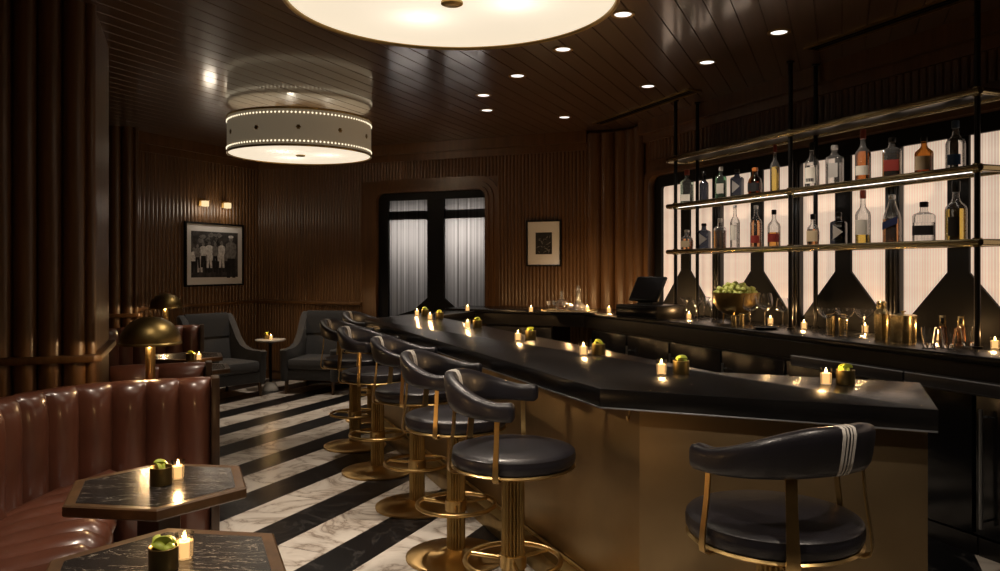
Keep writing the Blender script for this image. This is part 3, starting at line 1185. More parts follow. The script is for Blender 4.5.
def build_back_counter():
    t = thing('back_counter', 'black stone back counter running under the bottle shelves and far wall', 'counter')
    X, Y = corner_xy()
    lo = DC(BC_F, 0.2)
    lo2 = DC(WALL_D, 0.2)
    # overlap with the bar's far return is avoided: starts just behind it
    poly = [lo, isect_b(BC_F, BB_F), AB(-4.2, BB_F), AB(-4.2, WALL_B), Vector((X, Y, 0)), lo2]
    mb = MB()
    mb.prism([(p.x, p.y) for p in poly], BACK_Z - 0.045, BACK_Z, 0.005)
    mb.build('counter_top', M['black_stone'], t)
    mb = MB()
    g = 0.03
    poly2 = [DC(BC_F + g, 0.2), isect_b(BC_F + g, BB_F + g), AB(-4.17, BB_F + g), AB(-4.17, WALL_B - .01), isect_b(WALL_D - .01, WALL_B - .01), DC(WALL_D - .01, 0.2)]
    mb.prism([(p.x, p.y) for p in poly2], BACK_Z - 0.17, BACK_Z - 0.046)
    mb.build('apron', M['ebony'], t)
    # dark cabinet fronts and coolers, one thing each
    cmax = toDC(isect_b(BC_F, BB_F))[1]
    w = 0.72
    c = c_at(981, BC_F - .04) + 0.07 - 5 * w
    while c > 0.3:
        c -= w
    k = 0
    words = ['nearest the viewer, beside the bar end', 'second from the viewer', 'third from the viewer', 'under the cocktail shaker', 'under the coupe glasses', 'under the wine glasses', 'under the lime bowl', 'under the till', 'farthest in the corner', 'tenth', 'eleventh']
    while c + w < cmax - 0.1:
        o = thing('bar_cooler', 'glossy black bar cooler with steel pull handle, ' + words[k], 'cooler', DC(0, 0, 0), ROT_DC, 'coolers under the back counter')
        mb = MB()
        mb.box((BC_F + 0.05, c + .004, 0.10), (WALL_D - .02, c + w - .004, BACK_Z - .175))
        mb.box((BC_F + 0.03, c + .004, 0.0), (WALL_D - .02, c + w - .004, 0.10))
        mb.build('carcass', M['ebony'], o)
        mb = MB()
        mb.box((BC_F + 0.0, c + .012, 0.12), (BC_F + 0.048, c + w - .012, BACK_Z - .185), 0.004)
        d_ = mb.build('door', M['black_gloss'], o)
        mb = MB()
        hy = c + w - 0.07
        mb.tube([(BC_F - .04, hy, 0.17), (BC_F - .04, hy, 0.80)], 0.010, 10)
        for z in (0.21, 0.76):
            mb.tube([(BC_F + .001, hy, z), (BC_F - .04, hy, z)], 0.007, 8)
        mb.build('handle', M['steel'], d_)
        c += w
        k += 1
    # cupboards under the far-wall stretch
    a = -3.7
    k = 0
    amax = toAB(isect_b(BC_F, BB_F))[0]
    lab = ['beside the far end of the bar', 'second from the far end of the bar', 'in front of the print on the far wall', 'by the corner']
    while a + 0.8 < amax:
        o = thing('cupboard', 'dark cupboard under the far wall counter, ' + lab[min(k, 3)], 'cupboard', (0, 0, 0), ROT_AB, 'cupboards under the far wall counter')
        mb = MB()
        mb.box((a + .003, BB_F + .06, 0.0), (a + .797, WALL_B - .02, BACK_Z - .175))
        mb.build('carcass', M['ebony'], o)
        for q in (0, 1):
            mb = MB()
            mb.box((a + .01 + q * .395, BB_F + .035, 0.10), (a + .395 + q * .395, BB_F + .058, BACK_Z - .19), 0.003)
            dd = mb.build('door', M['ebony'], o)
            mb = MB()
            mb.tube([(a + .36 + q * .08, BB_F + .015, 0.62), (a + .36 + q * .08, BB_F + .015, 0.80)], 0.005, 8)
            mb.build('handle', M['aged_brass'], dd)
        a += 0.8
        k += 1
    # stainless speed rails hung on the coolers
    for u0, u1, lab in ((790, 902.5, 'stainless steel speed rail, farther of two under the back counter'), (903.5, 1010, 'stainless steel speed rail, nearer of two under the back counter')):
        r0, r1 = c_at(u1, 3.80), c_at(u0, 3.80)
        o = thing('speed_rail', lab, 'speed rail', DC(3.80, r0, 0.95), ROT_DC, 'steel speed rails')
        L = r1 - r0 - .006
        mb = MB()
        mb.box((0, 0, -0.058), (0.008, L, 0.0), 0.002)
        mb.box((0, 0, -0.066), (0.09, L, -0.058), 0.002)
        mb.box((0.08, 0, -0.066), (0.088, L, 0.0), 0.002)
        mb.build('trough', M['steel_dark'], o)
        mb = MB()
        mb.tube([(0.004, 0, 0.0), (0.004, L, 0.0)], 0.0045, 8)
        mb.build('rolled_edge', M['steel'], o)


build_back_counter()

# ------------------------------------------------------------------ bottle shelves
SH_Z = (1.706, 2.14, 2.585)


def build_shelves():
    ca, cbk = c_at(676, 4.29), c_at(978, 4.29)
    mid = c_at(791, 4.29)
    t = thing('bottle_shelf_unit', 'black poled brass edged three tier bottle shelf standing on the back counter', 'shelf unit', (0, 0, 0), ROT_DC)
    for c in (ca, mid, cbk):
        for d in (SH_F + .015, SH_B):
            mb = MB()
            mb.lathe([(0.030, BACK_Z), (0.030, BACK_Z + .012), (0.017, BACK_Z + .014), (0.017, CEIL - .012), (0.03, CEIL - .01), (0.03, CEIL)], 16, at=(d, c, 0))
            mb.build('pole', M['black_metal'], t)
    c1_, c0_ = ca + 0.14, cbk - 0.03
    for i, z in enumerate(SH_Z):
        mb = MB()
        mb.box((SH_F + .02, c0_, z - 0.016), (SH_B + .02, c1_, z), 0.002)
        s = mb.build('shelf', M['ebony'], t)
        # brass tube round the edge with a pointed far end
        mb = MB()
        zz = z - 0.012
        mb.tube([(SH_F, c0_, zz), (SH_F, c1_ - .03, zz), (SH_F + .05, c1_ + .03, zz), (SH_B - .03, c1_ + .03, zz), (SH_B + .02, c1_ - .03, zz), (SH_B + .02, c0_, zz)], 0.021, 12)
        mb.tube([(SH_F, c0_, zz), (SH_B + .02, c0_, zz)], 0.021, 12)
        mb.build('edge_tube', M['shelf_brass'], s)
        for c in (ca, mid, cbk):
            mb = MB()
            mb.lathe([(0.026, z - .04), (0.026, z + .014)], 16, at=(SH_F + .015, c, 0))
            mb.build('collar', M['shelf_brass'], s)
        if i < 2:
            mb = MB()
            mb.box((SH_F + .035, c0_ + .03, z - 0.030), (SH_F + .052, c1_ - .06, z - 0.017))
            mb.build('light_strip', M['led_strip'], s)
    return t


plain('shelf_brass', (0.36, 0.30, 0.17), rough=0.26, metal=1.0, vary=0.15, vscale=10)
build_shelves()

# ------------------------------------------------------------------ bottles
NECK = {
    'round': lambda r, h: [(r * .9, 0), (r, h * .02), (r, h * .58), (r * .93, h * .64), (r * .45, h * .74), (r * .33, h * .80), (r * .31, h * .93)],
    'tall': lambda r, h: [(r * .9, 0), (r, h * .02), (r, h * .60), (r * .9, h * .66), (r * .42, h * .76), (r * .34, h * .82), (r * .32, h * .95)],
    'square': lambda r, h: [(r * .92, 0), (r, h * .02), (r, h * .66), (r * .9, h * .71), (r * .42, h * .76), (r * .36, h * .80), (r * .34, h * .90)],
    'jug': lambda r, h: [(r * .7, 0), (r * .92, h * .06), (r, h * .25), (r, h * .45), (r * .85, h * .60), (r * .42, h * .70), (r * .36, h * .76), (r * .36, h * .88)],
    'cone': lambda r, h: [(r * .95, 0), (r, h * .02), (r * .98, h * .50), (r * .88, h * .60), (r * .52, h * .76), (r * .36, h * .86), (r * .33, h * .92)],
}
POWER = {'round': None, 'tall': None, 'square': 7, 'jug': 3, 'cone': 5}


def bottle(u, vb, vt, w, d, shelf_z, style, glass, liq, fill, cap, lab, label, group, extra=None):
    p = px_d(u, d)
    h = (vb - vt) / FPX * p.y
    r = w / 2 / FPX * p.y
    if POWER[style]:
        r *= 0.93
    z = shelf_z + 0.001
    t = thing('bottle', label, 'bottle', (p.x, p.y, z), R(-38) + rnd.uniform(-.12, .12), group)
    prof = NECK[style](r, h)
    pw = POWER[style]
    sy = 0.72 if style in ('square', 'cone') else 1.0
    mb = MB()
    mb.lathe(prof, 24 if not pw else 32, power=pw, sy=sy)
    mb.build('bottle_glass', M[glass], t)
    if liq:
        top = h * fill
        ip = [(max(x - .003, .002), max(zz, .006)) for x, zz in prof if zz < top]
        # level of the drink
        prev = [q for q in prof if q[1] < top][-1]
        nxt = [q for q in prof if q[1] >= top][0]
        f = (top - prev[1]) / (nxt[1] - prev[1])
        ip.append((max(prev[0] + f * (nxt[0] - prev[0]) - .003, .002), top))
        mb = MB()
        mb.lathe(ip, 24 if not pw else 32, power=pw, sy=sy)
        mb.build('drink', M[liq], t)
    if cap:
        mb = MB()
        nr = prof[-1][0]
        tall = cap[1] if len(cap) > 1 else 0.10
        mb.lathe([(nr * 1.12, prof[-1][1] - .004), (nr * 1.25, prof[-1][1] + .003), (nr * 1.25, prof[-1][1] + h * tall - .004), (nr * 1.0, prof[-1][1] + h * tall)], 16)
        mb.build('cap', M[cap[0]], t)
    if lab:
        for (lm, z0, z1, half) in lab:
            mb = MB()
            rows = []
            for zz in (z0 * h, z1 * h):
                row = []
                for k in range(15):
                    th = -PI / 2 + half * (k / 7 - 1)
                    c, s = math.cos(th), math.sin(th)
                    q = 1.0
                    if pw:
                        q = 1 / ((abs(c) ** pw + abs(s) ** pw) ** (1 / pw))
                    row.append(((r + .0015) * q * c, (r + .0015) * q * s * sy, zz))
                rows.append(row)
            mb.grid(rows)
            mb.build('label', M[lm], t)
    if extra == 'triangle':
        mb = MB()
        y = -(r + .002) * sy
        mb.plate([(-r * .55, h * .18), (r * .75, h * .40), (-r * .55, h * .62)], lambda q: (q[0], y, q[1]), lambda q: (q[0], y - .002, q[1]))
        mb.build('emblem', M['silver_foil'], t)
    if extra == 'slash':
        mb = MB()
        y = -(r + .003) * sy
        mb.plate([(-r * .9, h * .28), (r * .9, h * .40), (r * .9, h * .55), (-r * .9, h * .43)], lambda q: (q[0], y, q[1]), lambda q: (q[0], y - .002, q[1]))
        mb.build('slanted_label', M['paper_navy'], t)
    return t


UP, LOW = SH_Z[1], SH_Z[0]
gu, gl_ = 'bottles on the middle shelf', 'bottles on the lowest shelf'
B = [
    # middle shelf, far to near
    (687, 200, 167, 13, UP, 'square', 'pale_green_glass', 'water_liquid', .6, ('red_cap', .16), [('paper_white', .1, .3, .7)], 'pale green square gin bottle at the far end of the middle shelf', gu, None),
    (704, 198, 168, 9, UP, 'round', 'dark_glass', None, 0, ('black_metal',), None, 'slim dark bottle second from the far end of the middle shelf', gu, None),
    (721, 196, 163, 11, UP, 'square', 'green_glass', 'water_liquid', .6, ('silver_foil', .12), [('paper_white', .2, .5, .6)], 'bright green square bottle on the middle shelf', gu, None),
    (737, 194, 165, 13, UP, 'square', 'dark_glass', None, 0, ('black_metal',), None, 'black square bottle with silver triangle on the middle shelf', gu, 'triangle'),
    (755, 191.5, 163, 14, UP, 'jug', 'amber_glass', 'deep_amber', .5, ('orange_wax', .12), [('paper_black', .15, .45, .9)], 'dark squat bottle with orange wax neck on the middle shelf', gu, None),
    (775, 189, 145, 9.5, UP, 'tall', 'clear_glass', 'gold_liquid', .6, ('red_cap', .16), None, 'slim golden bottle with red neck on the middle shelf', gu, None),
    (812, 184, 142, 14, UP, 'round', 'clear_glass', 'water_liquid', .55, ('black_metal', .18), [('paper_white', .12, .5, .8), ('paper_black', .16, .24, .6)], 'clear round bottle with white label and black stopper on the middle shelf', gu, None),
    (834.5, 181, 140, 17, UP, 'square', 'clear_glass', 'water_liquid', .55, ('silver_foil', .1), [('silver_foil', .2, .55, .5)], 'broad clear square bottle with clear stopper on the middle shelf', gu, None),
    (863, 177.5, 131, 15, UP, 'tall', 'clear_glass', 'deep_amber', .66, ('red_cap', .2), [('paper_white', .15, .35, .9)], 'tall brown whisky bottle with white label on the middle shelf', gu, None),
    (892, 174, 132.5, 18, UP, 'square', 'clear_glass', 'amber_liquid', .62, ('black_metal',), [('paper_red', .18, .45, .7)], 'broad amber square bottle with dark red label on the middle shelf', gu, None),
    (924, 170.5, 134, 17, UP, 'round', 'amber_glass', 'deep_amber', .5, ('black_metal', .12), [('paper_cream', .12, .5, .9)], 'dark brown bottle with beige label on the middle shelf', gu, None),
    (955.5, 165.5, 120, 18, UP, 'tall', 'clear_glass', 'water_liquid', .66, ('blue_cap', .16), [('paper_blue', .12, .35, .7)], 'tall clear bottle with blue label and cap on the middle shelf', gu, None),
    # lowest shelf, far to near
    (687, 247, 226, 12, LOW, 'jug', 'clear_glass', 'rose_liquid', .55, ('silver_foil', .1), [('paper_cream', .15, .45, .9)], 'small amber jug bottle at the far end of the lowest shelf', gl_, None),
    (704, 247, 220.5, 13, LOW, 'square', 'dark_glass', None, 0, ('black_metal',), None, 'black square bottle with silver triangle, farther of two on the lowest shelf', gl_, 'triangle'),
    (720, 246.5, 216, 12, LOW, 'square', 'clear_glass', 'amber_liquid', .62, ('silver_foil', .12), None, 'orange whiskey bottle with silver stopper on the lowest shelf', gl_, None),
    (735, 246, 203, 9.5, LOW, 'tall', 'clear_glass', 'water_liquid', .6, ('silver_foil', .06), [('paper_white', .2, .55, .6)], 'slender tall clear bottle on the lowest shelf', gl_, None),
    (756, 245, 203.5, 11.5, LOW, 'tall', 'clear_glass', 'rose_liquid', .66, ('silver_foil', .08), [('paper_red', .12, .3, .8)], 'tall reddish amber bottle on the lowest shelf', gl_, None),
    (774, 245, 209, 12.5, LOW, 'round', 'clear_glass', 'amber_liquid', .42, ('black_metal', .12), [('paper_red', .15, .38, 1.0)], 'half empty amber bottle with red label and black cap on the lowest shelf', gl_, None),
    (813, 243, 212, 12.5, LOW, 'jug', 'clear_glass', 'rose_liquid', .55, ('black_metal', .16), [('paper_cream', .15, .5, .9)], 'squat amber jug bottle with tall black cap on the lowest shelf', gl_, None),
    (838.5, 242, 209, 16, LOW, 'square', 'dark_glass', None, 0, ('black_metal',), None, 'black square bottle with silver triangle, nearer of two on the lowest shelf', gl_, 'triangle'),
    (863, 241, 192, 14.5, LOW, 'tall', 'clear_glass', 'gold_liquid', .20, ('red_cap', .16), [('paper_white', .2, .5, .9)], 'nearly empty tall clear bottle with gold foot on the lowest shelf', gl_, None),
    (892, 239.5, 190.5, 17, LOW, 'cone', 'clear_glass', 'rose_liquid', .5, ('silver_foil', .08), None, 'tapering bottle with slanted navy label on the lowest shelf', gl_, 'slash'),
    (924, 239, 199, 21, LOW, 'square', 'clear_glass', 'water_liquid', .5, ('black_metal', .12), [('paper_black', .18, .42, 1.1)], 'broad clear decanter bottle with black band label on the lowest shelf', gl_, None),
    (956, 238, 184, 20, LOW, 'round', 'clear_glass', 'gold_liquid', .60, ('black_metal', .2), [('paper_black', .1, .45, .5)], 'yellow tequila bottle with tall black stopper on the lowest shelf', gl_, None),
]
for (u, vb, vt, w, z, st, g, lq, fl, cp, lb, lab, grp, ex) in B:
    bottle(u, vb, vt, w, DB, z, st, g, lq, fl, cp, lb, lab, grp, ex)

# ------------------------------------------------------------------ candles and lime cups
_candle = [None]


def candle(p, label, group, w=CANDLE_W, sc=1.0):
    if _candle[0] is None:
        t = thing('votive_candle', label, 'candle', p, 0, group)
        mb = MB()
        mb.lathe([(0.0, 0.001), (0.021, 0.001), (0.024, 0.006), (0.0255, 0.070), (0.0243, 0.070), (0.0225, 0.007)], 24)
        mb.build('glass_holder', M['candle_glass'], t)
        mb = MB()
        mb.lathe([(0.0, 0.006), (0.0215, 0.006), (0.0232, 0.046), (0.0225, 0.049), (0.008, 0.047), (0.0, 0.047)], 24)
        mb.build('wax', M['lit_wax'], t)
        mb = MB()
        mb.tube([(0, 0, 0.045), (0.001, 0, 0.053)], 0.0012, 6)
        mb.build('wick', M['paper_black'], t)
        mb = MB()
        mb.lathe([(0.0, 0.050), (0.0036, 0.053), (0.005, 0.057), (0.0036, 0.063), (0.0014, 0.069), (0.0, 0.073)], 12)
        mb.build('flame', M['flame'], t)
        _candle[0] = t
    else:
        t = copy_tree(_candle[0], label, p, rnd.uniform(0, 6))
        t['group'] = group
    t.scale = (sc, sc, sc)
    lamp('POINT', 'candle_light', Vector(p) + Vector((0, 0, 0.082 * sc)), w, (1.0, 0.58, 0.24), shadow_soft_size=0.012)
    return t


_cup = [None]
_wedge = []


def wedge_mesh():
    mb = MB()
    rows = []
    n = 9
    for i in range(n):
        th = PI * i / (n - 1)
        # a wedge: round skin outside, flat cut sides meeting at the core
        y = 0.021 * math.cos(th)
        r = 0.015 * math.sin(th) + 0.0004
        row = []
        for k in range(7):
            ph = -0.62 + 1.24 * k / 6
            row.append((r * math.sin(ph), y, r * math.cos(ph)))
        row.append((0, y, 0))
        rows.append(row)
    mb.grid(rows, close_u=True, cap0=True, cap1=True)
    return mb


def lime_cup(p, where, cups_group, n=4, scale=1.0, cupname='brass cup of lime wedges '):
    if _cup[0] is None:
        t = thing('garnish_cup', cupname + where, 'cup', p, 0, cups_group)
        mb = MB()
        mb.lathe([(0.0, 0.001), (0.036, 0.001), (0.0375, 0.003), (0.0375, 0.062), (0.0360, 0.063), (0.0352, 0.062), (0.0352, 0.006), (0.0, 0.005)], 32)
        mb.build('cup', M['cup_brass'], t)
        mb = MB()
        mb.torus((0, 0, 0.0625), 0.0363, 0.0016, 32, 6)
        mb.build('rim', M['brass'], t)
        _cup[0] = t
    else:
        t = copy_tree(_cup[0], cupname + where, p)
        t['group'] = cups_group
    t.scale = (scale,) * 3
    for k in range(n):
        if not _wedge:
            w = wedge_mesh().build('lime_wedge', M['lime_green'])
            _wedge.append(w)
        else:
            w = _wedge[0].copy()
            COL.objects.link(w)
        th = 2 * PI * k / max(n, 1) + rnd.uniform(-.3, .3)
        rr = 0.015 * scale if n > 1 else 0
        w.location = (p[0] + rr * math.cos(th), p[1] + rr * math.sin(th), p[2] + (0.056 + 0.012 * (k % 2) + 0.002 * k) * scale)
        w.rotation_euler = (rnd.uniform(-.5, .5), rnd.uniform(-.7, .7), th)
        w.scale = (scale * 1.15,) * 3
        tag(w, 'lime wedge in the brass cup ' + where, 'lime wedge', 'lime wedges in the cup ' + where)
    return t


gc = 'votive candles'
gcup = 'brass garnish cups'
# on the bar top, near to far
for (uc, vc, ucu, vcu, wl) in [
    (826, 384.5, 845.5, 384.5, 'on the near end of the bar'),
    (661.5, 374.5, 681, 374, 'on the bar at its bend'),
    (583.5, 355, 598.5, 355, 'on the bar, second from the bend'),
    (518, 340.5, 530.5, 340, 'on the bar, third from the bend'),
    (467.5, 328, 477.5, 328, 'on the bar, fourth from the bend'),
    (430, 319.5, 439.5, 319, 'on the far end of the bar, nearer pair'),
    (417, 315.5, 425, 315.5, 'on the far end of the bar, farther pair')]:
    p = px(uc, vc, BAR_Z)
    candle((p.x, p.y, BAR_Z), 'lit votive candle ' + wl, gc)
    p = px(ucu, vcu, BAR_Z)
    lime_cup((p.x, p.y, BAR_Z), wl, gcup)
# on the back counter
for (u, v, lab) in [
    (531, 312, 'in front of the framed abstract print'),
    (609, 312.5, 'between the decanter tray and the till'),
    (467.5, 311, 'in front of the grey window'),
    (689, 319, 'between the martini glasses'),
    (770.5, 324, 'behind the wine glasses'),
    (804, 329, 'beside a pole, left of the coupe glasses'),
    (865, 332.5, 'behind the nearest coupe glass, left of the shaker'),
    (938, 341, 'behind the tumblers'),
    (995, 349, 'at the right edge, nearest the viewer')]:
    p = px(u, v, BACK_Z)
    candle((p.x, p.y, BACK_Z), 'lit votive candle on back counter ' + lab, gc, w=4.5 if u in (531, 609) else CANDLE_W)

# ------------------------------------------------------------------ back-counter ware
def at_counter(u, v):
    return px(u, v, BACK_Z)


def stem_glass(kind, u, v, top_v, label, group):
    p = at_counter(u, v)
    h = (v - top_v) / FPX * p.y
    t = thing(kind, label, 'glass', (p.x, p.y, BACK_Z), 0, group)
    mb = MB()
    if kind == 'martini_glass':
        r = h * .30
        bowl = [(0.003, h * .56), (r, h * .985), (r - .0015, h), (r - .003, h * .985), (0.0015, h * .575)]
        sz = h * .56
    elif kind == 'wine_glass':
        r = h * .235
        bowl = [(0.003, h * .46), (r * .6, h * .50), (r * .95, h * .60), (r, h * .70), (r * .9, h * .86), (r * .76, h), (r * .74, h), (r * .88, h * .86), (r * .97, h * .70), (r * .92, h * .605), (r * .55, h * .515), (0.0015, h * .475)]
        sz = h * .46
    else:
        r = h * .33
        bowl = [(0.003, h * .60), (r * .4, h * .64), (r * .8, h * .76), (r * .97, h * .9), (r, h), (r - .0015, h), (r * .93, h * .9), (r * .76, h * .78), (r * .36, h * .66), (0.0015, h * .62)]
        sz = h * .60
    mb.lathe(bowl, 28)
    mb.build('bowl', M['crystal'], t)
    mb = MB()
    mb.lathe([(0.007, 0.006), (0.0045, h * .15), (0.0042, sz)], 12)
    mb.build('stem', M['crystal'], t)
    mb = MB()
    mb.lathe([(0.0, 0.001), (h * .2, 0.001), (h * .2, 0.003), (0.006, 0.008), (0.0, 0.008)], 28)
    mb.build('foot', M['crystal'], t)
    return t


for u, v, tv, lab in ((686.5, 318.5, 298, 'far left martini glass of the four by the lime bowl'), (697, 319.5, 300.5, 'martini glass in the middle front of the four by the lime bowl'),
                      (704.5, 317.2, 297, 'martini glass at the middle back of the four by the lime bowl'), (712, 319.5, 301, 'martini glass nearest the lime bowl')):
    stem_glass('martini_glass', u, v, tv, lab, 'martini glasses on the back counter')
for u, v, tv, lab in ((750, 326, 295, 'wine glass in front of the lime bowl'), (765, 325.5, 293, 'tallest wine glass, middle of the three'), (782.5, 325, 298, 'wine glass beside the middle shelf pole')):
    stem_glass('wine_glass', u, v, tv, lab, 'wine glasses on the back counter')
for u, v, tv, lab in ((826.5, 335, 308, 'coupe glass farthest from the shaker'), (845, 336.5, 308, 'middle coupe glass of three'), (863.5, 335, 309, 'coupe glass beside the shaker')):
    stem_glass('coupe_glass', u, v, tv, lab, 'coupe glasses on the back counter')

for u, v, lab in ((929, 347.5, 'short tumbler glass nearest the ice bucket'), (948.5, 348, 'short tumbler glass in the middle of three'), (968.5, 346, 'short tumbler glass next to the shelf pole')):
    p = at_counter(u, v)
    t = thing('tumbler', lab, 'glass', (p.x, p.y, BACK_Z), 0, 'tumblers on the back counter')
    mb = MB()
    h = 0.118
    mb.lathe([(0.030, 0.002), (0.033, 0.006), (0.048, h), (0.046, h), (0.032, 0.03), (0.0, 0.028)], 24)
    mb.build('tumbler_wall', M['crystal'], t)
    mb = MB()
    mb.lathe([(0.0, 0.001), (0.031, 0.001), (0.032, 0.022), (0.0, 0.022)], 24, flute=(10, .12))
    mb.build('tumbler_foot', M['crystal'], t)

for u, v, tv, lab in ((942.5, 343, 315.5, 'square copper bottle behind the middle tumbler'), (961, 343, 316, 'square copper bottle behind the tumbler by the pole')):
    p = at_counter(u, v)
    h = (v - tv) / FPX * p.y
    t = thing('copper_flask', lab, 'flask', (p.x, p.y, BACK_Z), R(-30), 'copper flasks')
    mb = MB()
    mb.box((-.021, -.021, 0), (.021, .021, h * .62), .004)
    mb.build('flask_body', M['copper'], t)
    mb = MB()
    mb.box((-.018, -.018, h * .62), (.018, .018, h), .003)
    mb.build('stopper', M['polished_brass'], t)
    mb = MB()
    mb.box((-.009, -.0225, h * .72), (.009, -.018, h * .92), .001)
    mb.build('stopper_inset', M['paper_black'], t)

# gold cups behind the coupes and by the bowl
for u, v, w, hh, lab in ((831, 333.5, 7.5, 17, 'slim gold beaker behind the farthest coupe glass'), (843, 333.5, 8, 16, 'slim gold beaker behind the middle coupe glass'),
                         (734, 326.5, 5.5, 11, 'small gold jigger below the lime bowl'), (741.5, 326, 5.5, 12, 'small gold jigger beside the first wine glass')):
    p = at_counter(u, v)
    r = w / 2 / FPX * p.y
    h = hh / FPX * p.y
    t = thing('gold_beaker', lab, 'beaker', (p.x, p.y, BACK_Z), 0, 'gold beakers on the back counter')
    mb = MB()
    mb.lathe([(0.0, 0.001), (r * .92, 0.001), (r * .95, 0.004), (r, h), (r * .94, h), (r * .88, 0.006), (0, 0.006)], 24)
    mb.build('beaker_wall', M['polished_brass'], t)
    mb = MB()
    mb.torus((0, 0, h), r * .97, .002, 24, 6)
    mb.build('rim', M['polished_brass'], t)

# cocktail shaker
p = at_counter(881.5, 339.5)
h = 39 / FPX * p.y
r = 7 / FPX * p.y
t = thing('cocktail_shaker', 'gold cocktail shaker standing beside the ice bucket', 'shaker', (p.x, p.y, BACK_Z))
mb = MB()
mb.lathe([(0, 0.001), (r * .86, .001), (r * .9, .006), (r, h * .62), (r * .98, h * .66), (0, h * .66)], 32)
mb.build('shaker_body', M['polished_brass'], t)
mb = MB()
mb.lathe([(r * 1.0, h * .66), (r * .95, h * .71), (r * .62, h * .78), (r * .6, h * .80), (0, h * .80)], 32)
mb.build('strainer', M['polished_brass'], t)
mb = MB()
mb.lathe([(r * .66, h * .80), (r * .68, h * .95), (r * .5, h * .99), (0, h)], 32)
mb.build('cap', M['polished_brass'], t)

# ice bucket
p = at_counter(903, 341.5)
r = 12 / FPX * p.y
h = 25 / FPX * p.y
t = thing('ice_bucket', 'round gold ice bucket with lid on the back counter', 'ice bucket', (p.x, p.y, BACK_Z))
mb = MB()
mb.lathe([(0, .001), (r * .97, .001), (r, .006), (r, h), (0, h)], 40)
mb.build('bucket_body', M['polished_brass'], t)
mb = MB()
mb.lathe([(r * 1.06, h), (r * 1.06, h + .008), (r * .9, h + .013), (0, h + .015)], 40)
l = mb.build('lid', M['polished_brass'], t)
mb = MB()
mb.lathe([(.008, h + .013), (.006, h + .024), (.016, h + .030), (.018, h + .036), (0, h + .04)], 20)
mb.build('knob', M['polished_brass'], l)

# lime bowl on three legs
p = at_counter(735.5, 322)
pr = 23 / FPX * p.y
zt = BACK_Z + 29.5 / FPX * p.y
t = thing('footed_bowl', 'large brass bowl on three legs heaped with limes', 'bowl', (p.x, p.y, BACK_Z))
H_ = zt - BACK_Z
lo_ = H_ * .22
mb = MB()
mb.lathe([(0, lo_), (pr * .35, lo_ + .003), (pr * .72, lo_ + H_ * .18), (pr * .93, lo_ + H_ * .42), (pr, H_), (pr * .97, H_), (pr * .9, lo_ + H_ * .43), (pr * .68, lo_ + H_ * .22), (0, lo_ + .012)], 40)
mb.build('bowl_shell', M['aged_brass'], t)
for k in range(3):
    th = 2 * PI * k / 3 - 2.0
    mb = MB()
    mb.tube([(pr * .62 * math.cos(th), pr * .62 * math.sin(th), lo_ + H_ * .14), (pr * .66 * math.cos(th), pr * .66 * math.sin(th), 0.002)], [.009, .005], 8)
    mb.build('leg', M['aged_brass'], t)
lime0 = None
spots = []
for layer, (rr, n, zz) in enumerate(((pr * .84, 20, .0), (pr * .55, 13, .004), (pr * .24, 6, .008), (pr * .72, 17, .030), (pr * .42, 10, .044), (pr * .12, 3, .052), (pr * .34, 7, .066), (0.0, 1, .078))):
    for k in range(n):
        th = 2 * PI * k / n + layer * .4 + rnd.uniform(-.08, .08)
        spots.append((p.x + rr * math.cos(th), p.y + rr * math.sin(th), zt + zz + rnd.uniform(-.004, .006)))
for k, q in enumerate(spots):
    if lime0 is None:
        mb = MB()
        mb.lathe([(0, -.026), (.004, -.0245), (.012, -.019), (.0185, -.008), (.019, .004), (.014, .0165), (.006, .022), (.004, .025), (0, .027)], 14)
        lime0 = mb.build('lime', M['lime_flesh'])
        o = lime0
    else:
        o = lime0.copy()
        COL.objects.link(o)
    o.location = q
    o.rotation_euler = (rnd.uniform(0, 3), rnd.uniform(0, 3), rnd.uniform(0, 3))
    tag(o, 'pale green lime heaped in the large footed brass bowl', 'lime', 'limes in the footed bowl')

# dark slate dish by the wine glasses
p = at_counter(766, 329.5)
t = tag(MB().lathe([(0, .001), (.06, .001), (.075, .008), (.085, .02), (.082, .021), (.07, .011), (0, .006)], 28, sx=1.25).build('shallow_dish', M['black_stone'], loc=(p.x, p.y, BACK_Z), rz=ROT_DC), 'shallow black dish in front of the wine glasses', 'dish')

# till
p = at_counter(648.5, 318)
t = thing('till', 'black till with tilted screen in the corner of the back counter', 'till', (p.x, p.y, BACK_Z), R(-50))
mb = MB()
mb.box((-.24, -.18, 0.0), (.24, .22, .125), .008)
mb.build('cash_drawer', M['black_metal'], t)
mb = MB()
mb.box((-.235, -.186, .02), (.235, -.18, .105), .003)
mb.build('drawer_front', M['black_gloss'], t)
mb = MB()
mb.plate([(-.06, .125), (.10, .125), (.07, .30), (.0, .30)], lambda q: (-.09, q[0], q[1]), lambda q: (.09, q[0], q[1]))
mb.build('screen_stand', M['black_metal'], t)
mb = MB()
m4 = Matrix.Translation((0, -.01, .27)) @ Matrix.Rotation(R(-32), 4, 'X')
mb.box((-.17, -.015, -.13), (.17, .015, .13), .008, mat=m4)
s_ = mb.build('screen', M['black_metal'], t)
mb = MB()
mb.box((-.155, -.0175, -.115), (.155, -.0155, .115), 0, mat=m4)
mb.build('screen_glass', M['black_gloss'], s_)

# tray with decanters by the far wall
p = at_counter(570, 311.5)
ax = toAB(p)
tr = thing('drinks_tray', 'silver tray holding decanters below the framed abstract print', 'tray', AB(ax[0], ax[1] - .02, BACK_Z), ROT_AB)
mb = MB()
mb.box((-.27, -.14, .002), (.27, .14, .010), .003)
mb.build('tray_base', M['silver_foil'], tr)
mb = MB()
mb.tube([(-.27, -.14, .016), (.27, -.14, .016), (.27, .14, .016), (-.27, .14, .016)], .007, 8, closed=True)
mb.build('tray_rim', M['polished_brass'], tr)


